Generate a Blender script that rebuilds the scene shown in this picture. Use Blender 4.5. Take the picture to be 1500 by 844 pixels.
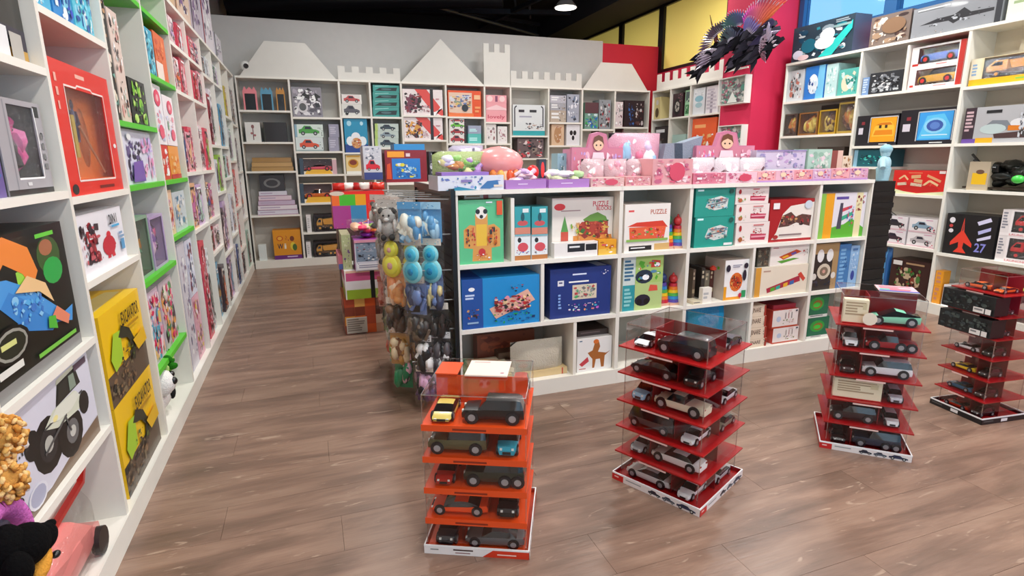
import bpy, math, random
from math import sin, cos, pi, radians as R
from mathutils import Vector, Matrix, noise
for o in list(bpy.data.objects): bpy.data.objects.remove(o)
SC = bpy.context.scene
COL = SC.collection
# ------------------------------------------------------------------ camera
YAW, PIT, ROL, FPX, CH = R(19.6228), R(12.9631), R(-0.4595), 825.05, 1.5
fw = Vector((sin(YAW)*cos(PIT), cos(YAW)*cos(PIT), -sin(PIT)))
rt0 = Vector((cos(YAW), -sin(YAW), 0)); up0 = rt0.cross(fw)
rt = rt0*cos(ROL)+up0*sin(ROL); up = -rt0*sin(ROL)+up0*cos(ROL)
cam = bpy.data.cameras.new('camera'); camo = bpy.data.objects.new('camera', cam); COL.objects.link(camo)
cam.sensor_width = 36; cam.lens = FPX/1500*36; cam.clip_start = .05; cam.clip_end = 200
M4 = Matrix((rt, up, -fw)).transposed().to_4x4(); M4.translation = (0, 0, CH); camo.matrix_world = M4
SC.camera = camo
# ------------------------------------------------------------------ world, exposure, lights
SC.view_settings.view_transform = 'Standard'; SC.view_settings.look = 'None'
SC.view_settings.gamma = 1; SC.view_settings.exposure = -0.98; SC.view_settings.use_curve_mapping = False
W = bpy.data.worlds.new('sky'); SC.world = W; W.use_nodes = True
bg = W.node_tree.nodes['Background']; bg.inputs[0].default_value = (.26, .66, 1, 1); bg.inputs[1].default_value = 2.3
def area(name, loc, size, power, col, rot=(0, 0, 0), sy=None, shape='DISK'):
    l = bpy.data.lights.new(name, 'AREA'); l.energy = power; l.color = col; l.shape = shape; l.size = size
    if sy: l.shape = 'RECTANGLE'; l.size_y = sy
    o = bpy.data.objects.new(name, l); o.location = loc; o.rotation_euler = rot; COL.objects.link(o); return o
LAMPS = [(x, y) for y in (-.6, 2.0, 4.6, 7.2) for x in (.7, 3.0, 5.0)] + [(4.42, 9.55)]
for x, y in LAMPS: area('lamp_light', (x, y, 3.98), .34, 44 if y > 7 else 100, (1, .985, .945))
area('daylight', (2.4, -2.9, 1.9), 6.5, 105, (.86, .93, 1), (R(80), 0, 0), 2.6)   # daylight through the shop front behind the camera
# ------------------------------------------------------------------ materials
def lin(c):
    c = {3: lambda s: [int(q*2, 16) for q in s], 6: lambda s: [int(s[i:i+2], 16) for i in (0, 2, 4)]}[len(c)](c)
    return tuple((q/255/12.92 if q <= 10 else ((q/255+.055)/1.055)**2.4) for q in c)+(1,)
def mat(name, rough=.5, col=None, metal=0, coat=0, bump=0, bscale=60, emis=0, noisec=0, sheen=0):
    m = bpy.data.materials.new(name); m.use_nodes = True; n = m.node_tree.nodes; L = m.node_tree.links; b = n['Principled BSDF']
    b.inputs['Roughness'].default_value = rough; b.inputs['Metallic'].default_value = metal
    b.inputs['Coat Weight'].default_value = coat
    if sheen: b.inputs['Sheen Weight'].default_value = sheen
    if col is None:
        a = n.new('ShaderNodeAttribute'); a.attribute_name = 'Col'; src = a.outputs['Color']
    else:
        a = n.new('ShaderNodeRGB'); a.outputs[0].default_value = lin(col); src = a.outputs[0]
    if noisec:
        t = n.new('ShaderNodeTexNoise'); t.inputs['Scale'].default_value = 9; g = n.new('ShaderNodeNewGeometry'); L.new(g.outputs['Position'], t.inputs['Vector'])
        hs = n.new('ShaderNodeHueSaturation'); mr = n.new('ShaderNodeMapRange'); mr.inputs[3].default_value = 1-noisec; mr.inputs[4].default_value = 1+noisec
        L.new(t.outputs[0], mr.inputs[0]); L.new(mr.outputs[0], hs.inputs['Value']); L.new(src, hs.inputs['Color']); src = hs.outputs[0]
    L.new(src, b.inputs['Base Color'])
    if emis: L.new(src, b.inputs['Emission Color']); b.inputs['Emission Strength'].default_value = emis
    if bump:
        t = n.new('ShaderNodeTexNoise'); t.inputs['Scale'].default_value = bscale; g = n.new('ShaderNodeNewGeometry'); L.new(g.outputs['Position'], t.inputs['Vector'])
        bp = n.new('ShaderNodeBump'); bp.inputs['Strength'].default_value = bump; bp.inputs['Distance'].default_value = .01
        L.new(t.outputs[0], bp.inputs['Height']); L.new(bp.outputs[0], b.inputs['Normal'])
    return m
def clearmat(name, tint=(1, 1, 1, 1), gloss=.12, rough=.04, bump=0):
    m = bpy.data.materials.new(name); m.use_nodes = True; n = m.node_tree.nodes; L = m.node_tree.links
    for q in list(n):
        if q.type == 'BSDF_PRINCIPLED': n.remove(q)
    t = n.new('ShaderNodeBsdfTransparent'); t.inputs[0].default_value = tint
    g = n.new('ShaderNodeBsdfGlossy'); g.inputs['Roughness'].default_value = rough
    f = n.new('ShaderNodeLayerWeight'); f.inputs[0].default_value = .5
    mr = n.new('ShaderNodeMapRange'); mr.inputs[3].default_value = gloss*.35; mr.inputs[4].default_value = min(1, gloss*4)
    L.new(f.outputs['Facing'], mr.inputs[0])
    mx = n.new('ShaderNodeMixShader'); L.new(mr.outputs[0], mx.inputs[0]); L.new(t.outputs[0], mx.inputs[1]); L.new(g.outputs[0], mx.inputs[2])
    if bump:
        tn = n.new('ShaderNodeTexNoise'); tn.inputs['Scale'].default_value = 30; bp = n.new('ShaderNodeBump'); bp.inputs['Strength'].default_value = bump; bp.inputs['Distance'].default_value = .02
        L.new(tn.outputs[0], bp.inputs['Height']); L.new(bp.outputs[0], g.inputs['Normal'])
    L.new(mx.outputs[0], n['Material Output'].inputs[0]); return m
PRINT = mat('printed_carton', .42, coat=.15, noisec=.04)
GLOSS = mat('glossy_plastic', .3, coat=.2)
CLOTH = mat('plush_cloth', .95, bump=.5, bscale=120)
CLOTH.node_tree.nodes['Principled BSDF'].inputs['Specular IOR Level'].default_value = .12
METAL = mat('painted_metal', .35, metal=.3)
WHITE = mat('white_melamine', .38, noisec=.03, bump=.04, bscale=25)
PAINT = mat('wall_paint', .8, noisec=.04, bump=.12, bscale=120)
CLEAR = clearmat('clear_acrylic', (.995, .995, .995, 1), .03)
FILM = clearmat('clear_film', (.995, .995, .995, 1), .06, .12, .5)
GLASS = mat('car_glass', .08, '0b0d10', coat=.6)
YELLOW = mat('yellow_window_film', .6, 'f2dc74', emis=.42)
EDGE = clearmat('acrylic_edge', (.93, .93, .93, 1), .5, .25)
LAMP = mat('lamp_diffuser', .5, 'fffaf0', emis=9)
# floor planks: grain runs along X
def floormat():
    m = bpy.data.materials.new('wood_laminate'); m.use_nodes = True; n = m.node_tree.nodes; L = m.node_tree.links; b = n['Principled BSDF']
    g = n.new('ShaderNodeNewGeometry'); oi = n.new('ShaderNodeObjectInfo')
    mp = n.new('ShaderNodeMapping'); mp.inputs['Scale'].default_value = (1.3, 7.5, 1); 
    cb = n.new('ShaderNodeVectorMath'); cb.operation = 'MULTIPLY_ADD'; cb.inputs[1].default_value = (1, 1, 1)
    cx = n.new('ShaderNodeCombineXYZ'); ml = n.new('ShaderNodeMath'); ml.operation = 'MULTIPLY'; ml.inputs[1].default_value = 0.25
    L.new(oi.outputs['Random'], ml.inputs[0]); L.new(ml.outputs[0], cx.inputs[0])
    L.new(g.outputs['Position'], cb.inputs[0]); L.new(cx.outputs[0], cb.inputs[2]); L.new(cb.outputs[0], mp.inputs[0])
    t1 = n.new('ShaderNodeTexNoise'); t1.inputs['Scale'].default_value = 1.1; t1.inputs['Detail'].default_value = 7; t1.inputs['Roughness'].default_value = .6; t1.inputs['Distortion'].default_value = .5
    L.new(mp.outputs[0], t1.inputs['Vector'])
    mp2 = n.new('ShaderNodeMapping'); mp2.inputs['Scale'].default_value = (5, 110, 1); L.new(cb.outputs[0], mp2.inputs[0])
    t2 = n.new('ShaderNodeTexNoise'); t2.inputs['Scale'].default_value = 1; t2.inputs['Detail'].default_value = 4; L.new(mp2.outputs[0], t2.inputs['Vector'])
    r1 = n.new('ShaderNodeValToRGB'); e = r1.color_ramp.elements
    e[0].position = .26; e[0].color = lin('6a5548'); e[1].position = .74; e[1].color = lin('a28674')
    q = e.new(.47); q.color = lin('84695a'); q = e.new(.56); q.color = lin('937665')
    L.new(t1.outputs[0], r1.inputs[0])
    # pale flecks where the grain opens
    mp3 = n.new('ShaderNodeMapping'); mp3.inputs['Scale'].default_value = (3.2, 15, 1); L.new(cb.outputs[0], mp3.inputs[0])
    t3 = n.new('ShaderNodeTexNoise'); t3.inputs['Scale'].default_value = 1.6; t3.inputs['Detail'].default_value = 5; t3.inputs['Distortion'].default_value = 1.5; L.new(mp3.outputs[0], t3.inputs['Vector'])
    r3 = n.new('ShaderNodeValToRGB'); r3.color_ramp.elements[0].position = .645; r3.color_ramp.elements[1].position = .72; r3.color_ramp.elements[1].color = (.55, .55, .55, 1)
    L.new(t3.outputs[0], r3.inputs[0])
    mx = n.new('ShaderNodeMix'); mx.data_type = 'RGBA'; L.new(r3.outputs[0], mx.inputs[0]); L.new(r1.outputs[0], mx.inputs[6]); mx.inputs[7].default_value = lin('c4ab96')
    mu = n.new('ShaderNodeMix'); mu.data_type = 'RGBA'; mu.blend_type = 'MULTIPLY'; mu.inputs[0].default_value = .22
    r2 = n.new('ShaderNodeValToRGB'); r2.color_ramp.elements[0].position = .3; r2.color_ramp.elements[0].color = (.55, .5, .48, 1); r2.color_ramp.elements[1].position = .65
    L.new(t2.outputs[0], r2.inputs[0]); L.new(mx.outputs[2], mu.inputs[6]); L.new(r2.outputs[0], mu.inputs[7])
    hs = n.new('ShaderNodeHueSaturation'); mr = n.new('ShaderNodeMapRange'); mr.inputs[3].default_value = .985; mr.inputs[4].default_value = 1.015
    L.new(oi.outputs['Random'], mr.inputs[0]); L.new(mr.outputs[0], hs.inputs['Value']); L.new(mu.outputs[2], hs.inputs['Color'])
    L.new(hs.outputs[0], b.inputs['Base Color'])
    rr = n.new('ShaderNodeMapRange'); rr.inputs[3].default_value = .24; rr.inputs[4].default_value = .42; L.new(t2.outputs[0], rr.inputs[0]); L.new(rr.outputs[0], b.inputs['Roughness'])
    bp = n.new('ShaderNodeBump'); bp.inputs['Strength'].default_value = .12; bp.inputs['Distance'].default_value = .004; L.new(t2.outputs[0], bp.inputs['Height']); L.new(bp.outputs[0], b.inputs['Normal'])
    return m
FLOOR = floormat()
# ------------------------------------------------------------------ mesh builder
class MB:
    def __init__(s): s.v = []; s.f = []; s.c = []; s.m = []; s.mats = []; s.X = None
    def mi(s, m):
        if m not in s.mats: s.mats.append(m)
        return s.mats.index(m)
    def add(s, vs, fs, col, m=PRINT):
        o = len(s.v); s.v += [tuple(s.X @ Vector(q)) for q in vs] if s.X else [tuple(q) for q in vs]
        i = s.mi(m)
        if isinstance(col, str): col = lin(col)
        for k, f in enumerate(fs): s.f.append([o+q for q in f]); s.c.append(col); s.m.append(i)
    def box(s, a, b, col, m=PRINT):
        x0, y0, z0 = a; x1, y1, z1 = b
        s.add([(x, y, z) for z in (z0, z1) for y in (y0, y1) for x in (x0, x1)],
              [(0, 2, 3, 1), (4, 5, 7, 6), (0, 1, 5, 4), (2, 6, 7, 3), (0, 4, 6, 2), (1, 3, 7, 5)], col, m)
    def cyl(s, p, q, r0, r1, col, m=PRINT, n=12, caps=True):
        p, q = Vector(p), Vector(q); d = (q-p).normalized(); a = d.orthogonal().normalized(); b = d.cross(a)
        vs = [p+(a*cos(t)+b*sin(t))*r0 for t in [2*pi*k/n for k in range(n)]]+[q+(a*cos(t)+b*sin(t))*r1 for t in [2*pi*k/n for k in range(n)]]
        fs = [(k, (k+1) % n, n+(k+1) % n, n+k) for k in range(n)]
        if caps: fs += [tuple(range(n))[::-1], tuple(range(n, 2*n))]
        s.add(vs, fs, col, m)
    def ell(s, c, r, col, m=PRINT, n=12, k=8, rough=0, rot=None, seed=0):
        vs = []; c = Vector(c)
        for j in range(k+1):
            ph = pi*j/k
            for i in range(n):
                t = 2*pi*i/n; v = Vector((sin(ph)*cos(t)*r[0], sin(ph)*sin(t)*r[1], cos(ph)*r[2]))
                if rough: v *= 1+rough*noise.noise(v*(3/max(r))+Vector((seed, seed*2, 0)))
                if rot: v = rot @ v
                vs.append(c+v)
        s.add(vs, [(j*n+i, (j+1)*n+i, (j+1)*n+(i+1) % n, j*n+(i+1) % n) for j in range(k) for i in range(n)], col, m)
    def prism(s, pts, y0, y1, col, m=PRINT):          # outline in XZ, thickness along Y
        n = len(pts)
        s.add([(x, y0, z) for x, z in pts]+[(x, y1, z) for x, z in pts],
              [tuple(range(n)), tuple(range(n, 2*n))[::-1]]+[(k, n+k, n+(k+1) % n, (k+1) % n) for k in range(n)], col, m)
    def pillow(s, x0, z0, x1, z1, y0, y1, col, m=CLOTH, n=6, seed=0, cols=None):   # puffed pack
        vs = []; fs = []
        for sd in (0, 1):
            for j in range(n+1):
                for i in range(n+1):
                    u, v = i/n, j/n; h = (sin(pi*u)*sin(pi*v))**.45*(.85+.3*noise.noise((u*3+seed, v*3, sd)))
                    ym = (y0+y1)/2; vs.append((x0+(x1-x0)*u, ym+(-1 if sd == 0 else 1)*h*(y1-y0)/2, z0+(z1-z0)*v))
        N = (n+1)**2
        for j in range(n):
            for i in range(n):
                a = j*(n+1)+i; fs += [(a, a+1, a+n+2, a+n+1), (N+a, N+a+n+1, N+a+n+2, N+a+1)]
        s.add(vs, fs, col, m)
    def build(s, name, parent=None, smooth=0, loc=None, rot=None):
        me = bpy.data.meshes.new(name); me.from_pydata(s.v, [], s.f)
        for m in s.mats: me.materials.append(m)
        me.polygons.foreach_set('material_index', s.m)
        at = me.color_attributes.new('Col', 'FLOAT_COLOR', 'CORNER'); buf = []
        for f, c in zip(s.f, s.c): buf += list(c)*len(f)
        at.data.foreach_set('color', buf)
        if smooth:
            me.polygons.foreach_set('use_smooth', [True]*len(s.f)); me.set_sharp_from_angle(angle=R(smooth))
        me.update()
        o = bpy.data.objects.new(name, me); COL.objects.link(o)
        if parent: o.parent = parent
        if loc: o.location = loc
        if rot: o.rotation_euler = rot
        return o
def tag(o, label=None, cat=None, group=None, kind=None):
    if label: o['label'] = label
    if cat: o['category'] = cat
    if group: o['group'] = group
    if kind: o['kind'] = kind
    return o
def empty(name, loc=(0, 0, 0), rz=0, **k):
    o = bpy.data.objects.new(name, None); o.empty_display_size = .05; COL.objects.link(o); o.location = loc; o.rotation_euler = (0, 0, rz); return tag(o, **k)
# ------------------------------------------------------------------ lettering
_tc = {}
def textmesh(t):
    if t not in _tc:
        cu = bpy.data.curves.new('lettering', 'FONT'); cu.body = t; cu.resolution_u = 2; cu.offset = .018
        ob = bpy.data.objects.new('lettering', cu); COL.objects.link(ob)
        me = ob.evaluated_get(bpy.context.evaluated_depsgraph_get()).to_mesh()
        vs = [(v.co.x, v.co.y) for v in me.vertices]; fs = [tuple(p.vertices) for p in me.polygons]
        x0 = min(v[0] for v in vs); x1 = max(v[0] for v in vs); y0 = min(v[1] for v in vs); y1 = max(v[1] for v in vs)
        _tc[t] = ([((x-x0)/(x1-x0), (y-y0)/(y1-y0)) for x, y in vs], fs)
        bpy.data.objects.remove(ob); bpy.data.curves.remove(cu)
    return _tc[t]
def circ(cx, cy, rx, ry, n=14): return [(cx+rx*cos(2*pi*k/n), cy+ry*sin(2*pi*k/n)) for k in range(n)]
# flat print: a little language of shapes in percent of the printed face
def art(mb, T, dsl, W, H, seed=1, m=PRINT):
    rnd = random.Random(seed); lay = [0]
    def P(pts, col, fs=None):
        lay[0] += 1; k = lay[0]
        mb.add([T(x*W/100, y*H/100, k) for x, y in pts], fs or [tuple(range(len(pts)))], col, m)
    asp = W/H
    def shape(name, x0, y0, x1, y1, col):
        sx = lambda x: x0+(x1-x0)*x; sy = lambda y: y0+(y1-y0)*y; Q = lambda pts: [(sx(a), sy(b)) for a, b in pts]
        w, h = x1-x0, y1-y0
        if name == 'c':
            P(Q([(0, .2), (1, .2), (1, .45), (.85, .58), (.7, .62), (.58, .95), (.28, .97), (.14, .65), (0, .58)]), col)
            P(Q([(.3, .62), (.64, .62), (.56, .88), (.32, .88)]), '223')
            for c in (.2, .8): P(circ(sx(c), sy(.2), w*.1, w*.1*asp), '181818'); P(circ(sx(c), sy(.2), w*.05, w*.05*asp), 'bbb')
        elif name == 'k':
            P(Q([(0, .12), (.6, .12), (.62, .3), (0, .3)]), '222'); P(Q([(.02, .3), (.55, .3), (.5, .55), (.32, .58), (.3, .85), (.1, .85), (.04, .5)]), col)
            P(Q([(.12, .55), (.27, .55), (.26, .78), (.13, .78)]), '235'); P(Q([(.42, .5), (.5, .42), (.78, .95), (.7, 1)]), col)
            P(Q([(.7, 1), (.76, .86), (.98, .55), (1, .62)]), '332'); P(Q([(.84, .3), (1, .28), (1, .6), (.9, .62)]), '221')
        elif name == 'h':
            P(circ(sx(.5), sy(.86), w*.17, h*.13, 10), col); P(Q([(.3, .4), (.7, .4), (.78, .74), (.22, .74)]), col)
            P(Q([(.22, .74), (.02, .42), (.1, .38), (.34, .66)]), col); P(Q([(.78, .74), (.98, .42), (.9, .38), (.66, .66)]), col)
            P(Q([(.3, .42), (.5, .42), (.44, 0), (.2, 0)]), col); P(Q([(.5, .42), (.7, .42), (.8, 0), (.56, 0)]), col)
            P(Q([(.38, .48), (.62, .48), (.6, .66), (.4, .66)]), 'eee')
        elif name == 'a':
            P(Q([(0, .5), (.18, .6), (.3, .72), (.55, .7), (.66, .95), (.85, 1), (1, .86), (.86, .78), (.76, .5), (.7, .35), (.72, 0), (.6, 0), (.55, .3), (.36, .3), (.34, 0), (.22, 0), (.22, .42), (.12, .45)]), col)
            P(circ(sx(.84), sy(.9), w*.025, h*.03, 8), '111')
        elif name == 'w':
            P(circ(sx(.5), sy(.5), w/2, h/2, 20), col); P(circ(sx(.5), sy(.5), w*.3, h*.3, 16), 'b9b2a8'); P(circ(sx(.5), sy(.5), w*.1, h*.1, 10), '222')
            for k in range(5):
                t = 2*pi*k/5; P([(sx(.5)+w*.1*cos(t+.3), sy(.5)+h*.1*sin(t+.3)), (sx(.5)+w*.29*cos(t+.12), sy(.5)+h*.29*sin(t+.12)), (sx(.5)+w*.29*cos(t-.12), sy(.5)+h*.29*sin(t-.12)), (sx(.5)+w*.1*cos(t-.3), sy(.5)+h*.1*sin(t-.3))], '555')
        elif name == 'j':
            P(Q([(.5, 1), (.58, .6), (1, .28), (1, .18), (.62, .3), (.6, .14), (.8, 0), (.2, 0), (.4, .14), (.38, .3), (0, .18), (0, .28), (.42, .6)]), col)
            P(Q([(.5, .9), (.53, .66), (.5, .6), (.47, .66)]), '444')
    for cmd in dsl.split(';'):
        a = cmd.split()
        if not a: continue
        o = a[0]
        if o == 'p': v = list(map(float, a[2:])); P(list(zip(v[::2], v[1::2])), a[1]); continue
        x0, y0, x1, y1 = map(float, a[1:5])
        if o == 'r': P([(x0, y0), (x1, y0), (x1, y1), (x0, y1)], a[5])
        elif o == 'e': P(circ(x0, y0, x1, y1), a[5])
        elif o in 'ckhawj': shape(o, x0, y0, x1, y1, a[5])
        elif o == 'l':
            dx, dy = x1-x0, y1-y0; q = math.hypot(dx*W, dy*H) or 1; w = float(a[5])*.01*min(W, H)/2; nx, ny = -dy*H/q*w*100/W, dx*W/q*w*100/H
            P([(x0+nx, y0+ny), (x0-nx, y0-ny), (x1-nx, y1-ny), (x1+nx, y1+ny)], a[6])
        elif o == 't': vs, fs = textmesh(' '.join(a[6:])); P([(x0+(x1-x0)*x, y0+(y1-y0)*y) for x, y in vs], a[5], fs)
        elif o == 'b':
            n = int(a[5]); hh = (y1-y0)/n
            for k in range(n):
                xe = x0+(x1-x0)*rnd.uniform(.55, 1); P([(x0, y1-hh*k-hh*.6), (xe, y1-hh*k-hh*.6), (xe, y1-hh*k), (x0, y1-hh*k)], a[6])
        elif o == 's':
            n = int(a[5]); cs = a[6].split(','); ww, hh = (x1-x0)*W, (y1-y0)*H; q = min(1, 1.7*hh/ww), min(1, 1.7*ww/hh)
            for k in range(int(n*2.6)):
                f = .5 if k > n else 1; cx, cy = rnd.uniform(x0, x1), rnd.uniform(y0, y1); rx, ry = rnd.uniform(.04, .16)*f*(x1-x0)*q[0], rnd.uniform(.04, .16)*f*(y1-y0)*q[1]
                cx = min(max(cx, x0+rx), x1-rx); cy = min(max(cy, y0+ry), y1-ry); c = rnd.choice(cs)
                if rnd.random() < .5: P(circ(cx, cy, rx, ry, 9), c)
                else:
                    t = rnd.uniform(0, 3); P([(cx+rx*cos(t+q), cy+ry*sin(t+q)) for q in (0, 1.3, 3.1, 4.5)], c)
# ------------------------------------------------------------------ small models
PROF = dict(
 sedan=(.285, .39, [(0, .4, .4), (.02, .62, .62), (.13, .67, .67), (.27, .68, .96), (.40, .68, 1), (.55, .67, .97), (.72, .64, .64), (.94, .53, .53), (1, .36, .36)]),
 sport=(.24, .44, [(0, .5, .5), (.02, .7, .7), (.14, .74, .74), (.34, .68, .96), (.48, .66, 1), (.58, .64, .95), (.77, .58, .58), (.95, .42, .42), (1, .26, .26)]),
 suv=(.38, .42, [(0, .45, .45), (.01, .6, .62), (.05, .62, .94), (.12, .62, 1), (.6, .62, 1), (.73, .6, .62), (.95, .56, .56), (1, .4, .4)]),
 jeep=(.42, .44, [(0, .5, .5), (.01, .6, .62), (.03, .62, .97), (.1, .62, 1), (.6, .62, 1), (.66, .6, .62), (.96, .58, .58), (1, .4, .4)]),
 pickup=(.34, .4, [(0, .6, .6), (.36, .6, .6), (.39, .6, .97), (.46, .6, 1), (.62, .6, 1), (.73, .58, .6), (.95, .55, .55), (1, .4, .4)]),
 wedge=(.34, .42, [(0, .62, .62), (.02, .66, .70), (.3, .64, .88), (.5, .62, 1), (.82, .54, .56), (.97, .46, .46), (1, .3, .3)]),
 bus=(.4, .4, [(0, .5, .85), (.02, .52, 1), (.5, .52, 1), (.9, .52, 1), (.98, .5, .62), (1, .4, .4)]))
def carshape(body, glass, kind, L, col, X=None, ft='c8c0a0'):
    hr, wr, pr = PROF[kind]; H = L*hr; Wd = L*wr/2; zl = .17*H
    body.X = X
    if glass: glass.X = X
    sec = []
    for x, b, r in pr:
        e = 1-.22*abs(2*x-1)**5; w = Wd*e; ro = r > b+.1
        sec.append([(x-.5, w*.86, zl), (x-.5, w, zl+.16*H), (x-.5, w*.985, b*H), (x-.5, w*(.76 if ro else .9), r*H), (x-.5, w*.4, r*H+.03*H*(1 if ro else .6))])
    vs = [(x*L, y*s, z) for s in (1, -1) for S in sec for x, y, z in S]; N = len(sec); g = glass or body
    bf, gf = [], []
    for s in (0, 1):
        o = s*N*5
        for i in range(N-1):
            ra, rb = pr[i][2]-pr[i][1] > .1, pr[i+1][2]-pr[i+1][1] > .1
            for j in range(4):
                q = (o+i*5+j, o+(i+1)*5+j, o+(i+1)*5+j+1, o+i*5+j+1); q = q if s == 0 else q[::-1]
                sl = abs(pr[i][2]-pr[i+1][2]) > .14
                (gf if (j == 2 and (ra or rb)) or (j == 3 and sl and (ra or rb)) else bf).append(q)
    for i in range(N-1):
        a, b = i*5+4, (i+1)*5+4; q = (a, b, N*5+b, N*5+a); sl = abs(pr[i][2]-pr[i+1][2]) > .14 and (pr[i][2]-pr[i][1] > .1 or pr[i+1][2]-pr[i+1][1] > .1)
        (gf if sl else bf).append(q)
        bf.append((i*5, N*5+i*5, N*5+(i+1)*5, (i+1)*5))
    bf += [tuple(range(5))+tuple(range(N*5+4, N*5-1, -1)), tuple(range((N-1)*5+4, (N-1)*5-1, -1))+tuple(range(N*5+(N-1)*5, N*5+N*5))]
    body.add(vs, bf, col, GLOSS); g.add(vs, gf, '101216', GLASS)
    x1, hz = L*.5, H*(pr[-1][1]+.07)
    for s in (-1, 1):
        body.box((x1-.03*L, s*Wd*.55-.1*Wd, hz-.05*H), (x1-.002*L, s*Wd*.55+.12*Wd, hz+.05*H), 'e8e8e0', GLOSS)
        body.box((-x1-.002*L, s*Wd*.6-.12*Wd, H*.5), (-x1+.03*L, s*Wd*.6+.12*Wd, H*.58), '911', GLOSS)
    body.box((x1-.04*L, -Wd*.4, zl+.02*H), (x1+.004*L, Wd*.4, zl+.18*H), '1a1a1a', GLOSS)
def wheels(kind, L, six=False):
    hr, wr, pr = PROF[kind]; r = L*(.085 if kind in ('sedan', 'sport', 'bus') else .1); w = L*wr/2
    xs = [(-.32, r), (.33, r)] if not six else [(-.4, r), (-.19, r), (.33, r)]
    return [(x*L, s*(w-.012*L), r, s) for x, r in xs for s in (1, -1)]
_cars = {}
def toycar(kind, L, col, loc, rz, label, group=None, six=False, name='toy_car'):
    key = (kind, L, col, six)
    if key not in _cars:
        b, g = MB(), MB(); carshape(b, g, kind, L, col)
        wh = wheels(kind, L, six)
        for x, y, r, s in wh: b.cyl((x, y-s*.004*L, r), (x, y+s*.012*L, r), r*1.16, r*1.14, '15151a', GLOSS, 14)
        w = MB(); r = wh[0][2]; w.cyl((0, -.022*L, 0), (0, .022*L, 0), r, r, '16161a', PRINT, 14); w.cyl((0, -.0235*L, 0), (0, .0235*L, 0), r*.6, r*.6, 'aaa', METAL, 10)
        _cars[key] = [b.build('body', smooth=35), g.build('window_glass', smooth=35), w.build('wheel', smooth=35)]
        for o in _cars[key]: COL.objects.unlink(o)
    b, g, w = _cars[key]
    root = empty(name, loc, rz, label=label, cat='toy car', group=group)
    for s in (b, g):
        c = s.copy(); COL.objects.link(c); c.parent = root
    for x, y, r, s in wheels(kind, L, six):
        c = w.copy(); COL.objects.link(c); c.parent = root; c.location = (x, y, r)
    return root
def figure(mb, bx, cols, seed=0, m=GLOSS):            # small posed toy figure inside a box of space
    x0, y0, z0, x1, y1, z1 = bx; cx, cy = (x0+x1)/2, (y0+y1)/2; h = z1-z0; w = min(x1-x0, h*.6); t = min(y1-y0, w)*.32
    mb.ell((cx, cy, z0+h*.86), (w*.2, t*.8, h*.12), cols[0], m, 10, 7)
    mb.ell((cx, cy, z0+h*.58), (w*.24, t, h*.2), cols[1], m, 10, 7)
    for s in (-1, 1):
        mb.cyl((cx+s*w*.2, cy, z0+h*.7), (cx+s*w*.44, cy-t*.3, z0+h*.42), w*.08, w*.06, cols[0], m, 8)
        mb.cyl((cx+s*w*.1, cy, z0+h*.45), (cx+s*w*.17, cy, z0+h*.05), w*.11, w*.07, cols[2 % len(cols)], m, 8)
        mb.box((cx+s*w*.17-w*.09, cy-t, z0), (cx+s*w*.17+w*.09, cy+t*.5, z0+h*.07), cols[1], m)
def lumps(mb, bx, cols, n, seed=0, m=GLOSS, big=.2):
    r = random.Random(seed); x0, y0, z0, x1, y1, z1 = bx
    for k in range(n):
        rx, ry, rz = (x1-x0)*r.uniform(.5, 1)*big, (y1-y0)*r.uniform(.3, .5), (z1-z0)*r.uniform(.5, 1)*big*1.3
        c = (r.uniform(x0+rx, x1-rx), r.uniform(y0+ry, max(y0+ry, y1-ry)), r.uniform(z0+rz, z1-rz))
        if r.random() < .6: mb.ell(c, (rx, ry, rz), r.choice(cols), m, 9, 6, .3, None, k+seed)
        else: mb.cyl((c[0]-rx*.7, c[1], c[2]-rz*.6), (c[0]+rx*.7, c[1], c[2]+rz*.6), min(rx, ry, rz)*.6, min(rx, ry, rz)*.5, r.choice(cols), m, 8)
# ------------------------------------------------------------------ shelf planes and things standing on them
ORD = ['zeroth', 'first', 'second', 'third', 'fourth', 'fifth', 'sixth', 'seventh', 'eighth', 'ninth', 'tenth', 'eleventh', 'twelfth']
class Plane:
    def __init__(s, name, ax, c, rz, sg): s.name = name; s.ax = ax; s.c = c; s.rz = rz; s.sg = sg; s.bays = []; s.items = []
    def at(s, u, z=0, d=0):
        if s.ax == 1: return (u, s.c+d, z)
        return (s.c+s.sg*d, u*s.sg*-1, z) if s.sg == 1 else (s.c-d, u, z)
    def un(s, px, py, d=0):
        r = fw*FPX+rt*(px-750)-up*(py-422)
        c = s.c+(d if s.ax == 1 else s.sg*d)
        p = Vector((0, 0, CH))+r*(c/r[s.ax])
        u = p.x if s.ax == 1 else (-p.y if s.sg == 1 else p.y)
        return u, p.z
PL = Plane('aisle wall', 0, -.8, pi/2, -1)
PB = Plane('back wall', 1, 8.6, 0, 1)
PF = Plane('island', 1, 3.16, 0, 1)
PR = Plane('right wall', 0, 5.6, -pi/2, 1)
PP = Plane('far right wall', 0, 5.6, -pi/2, 1)
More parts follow.
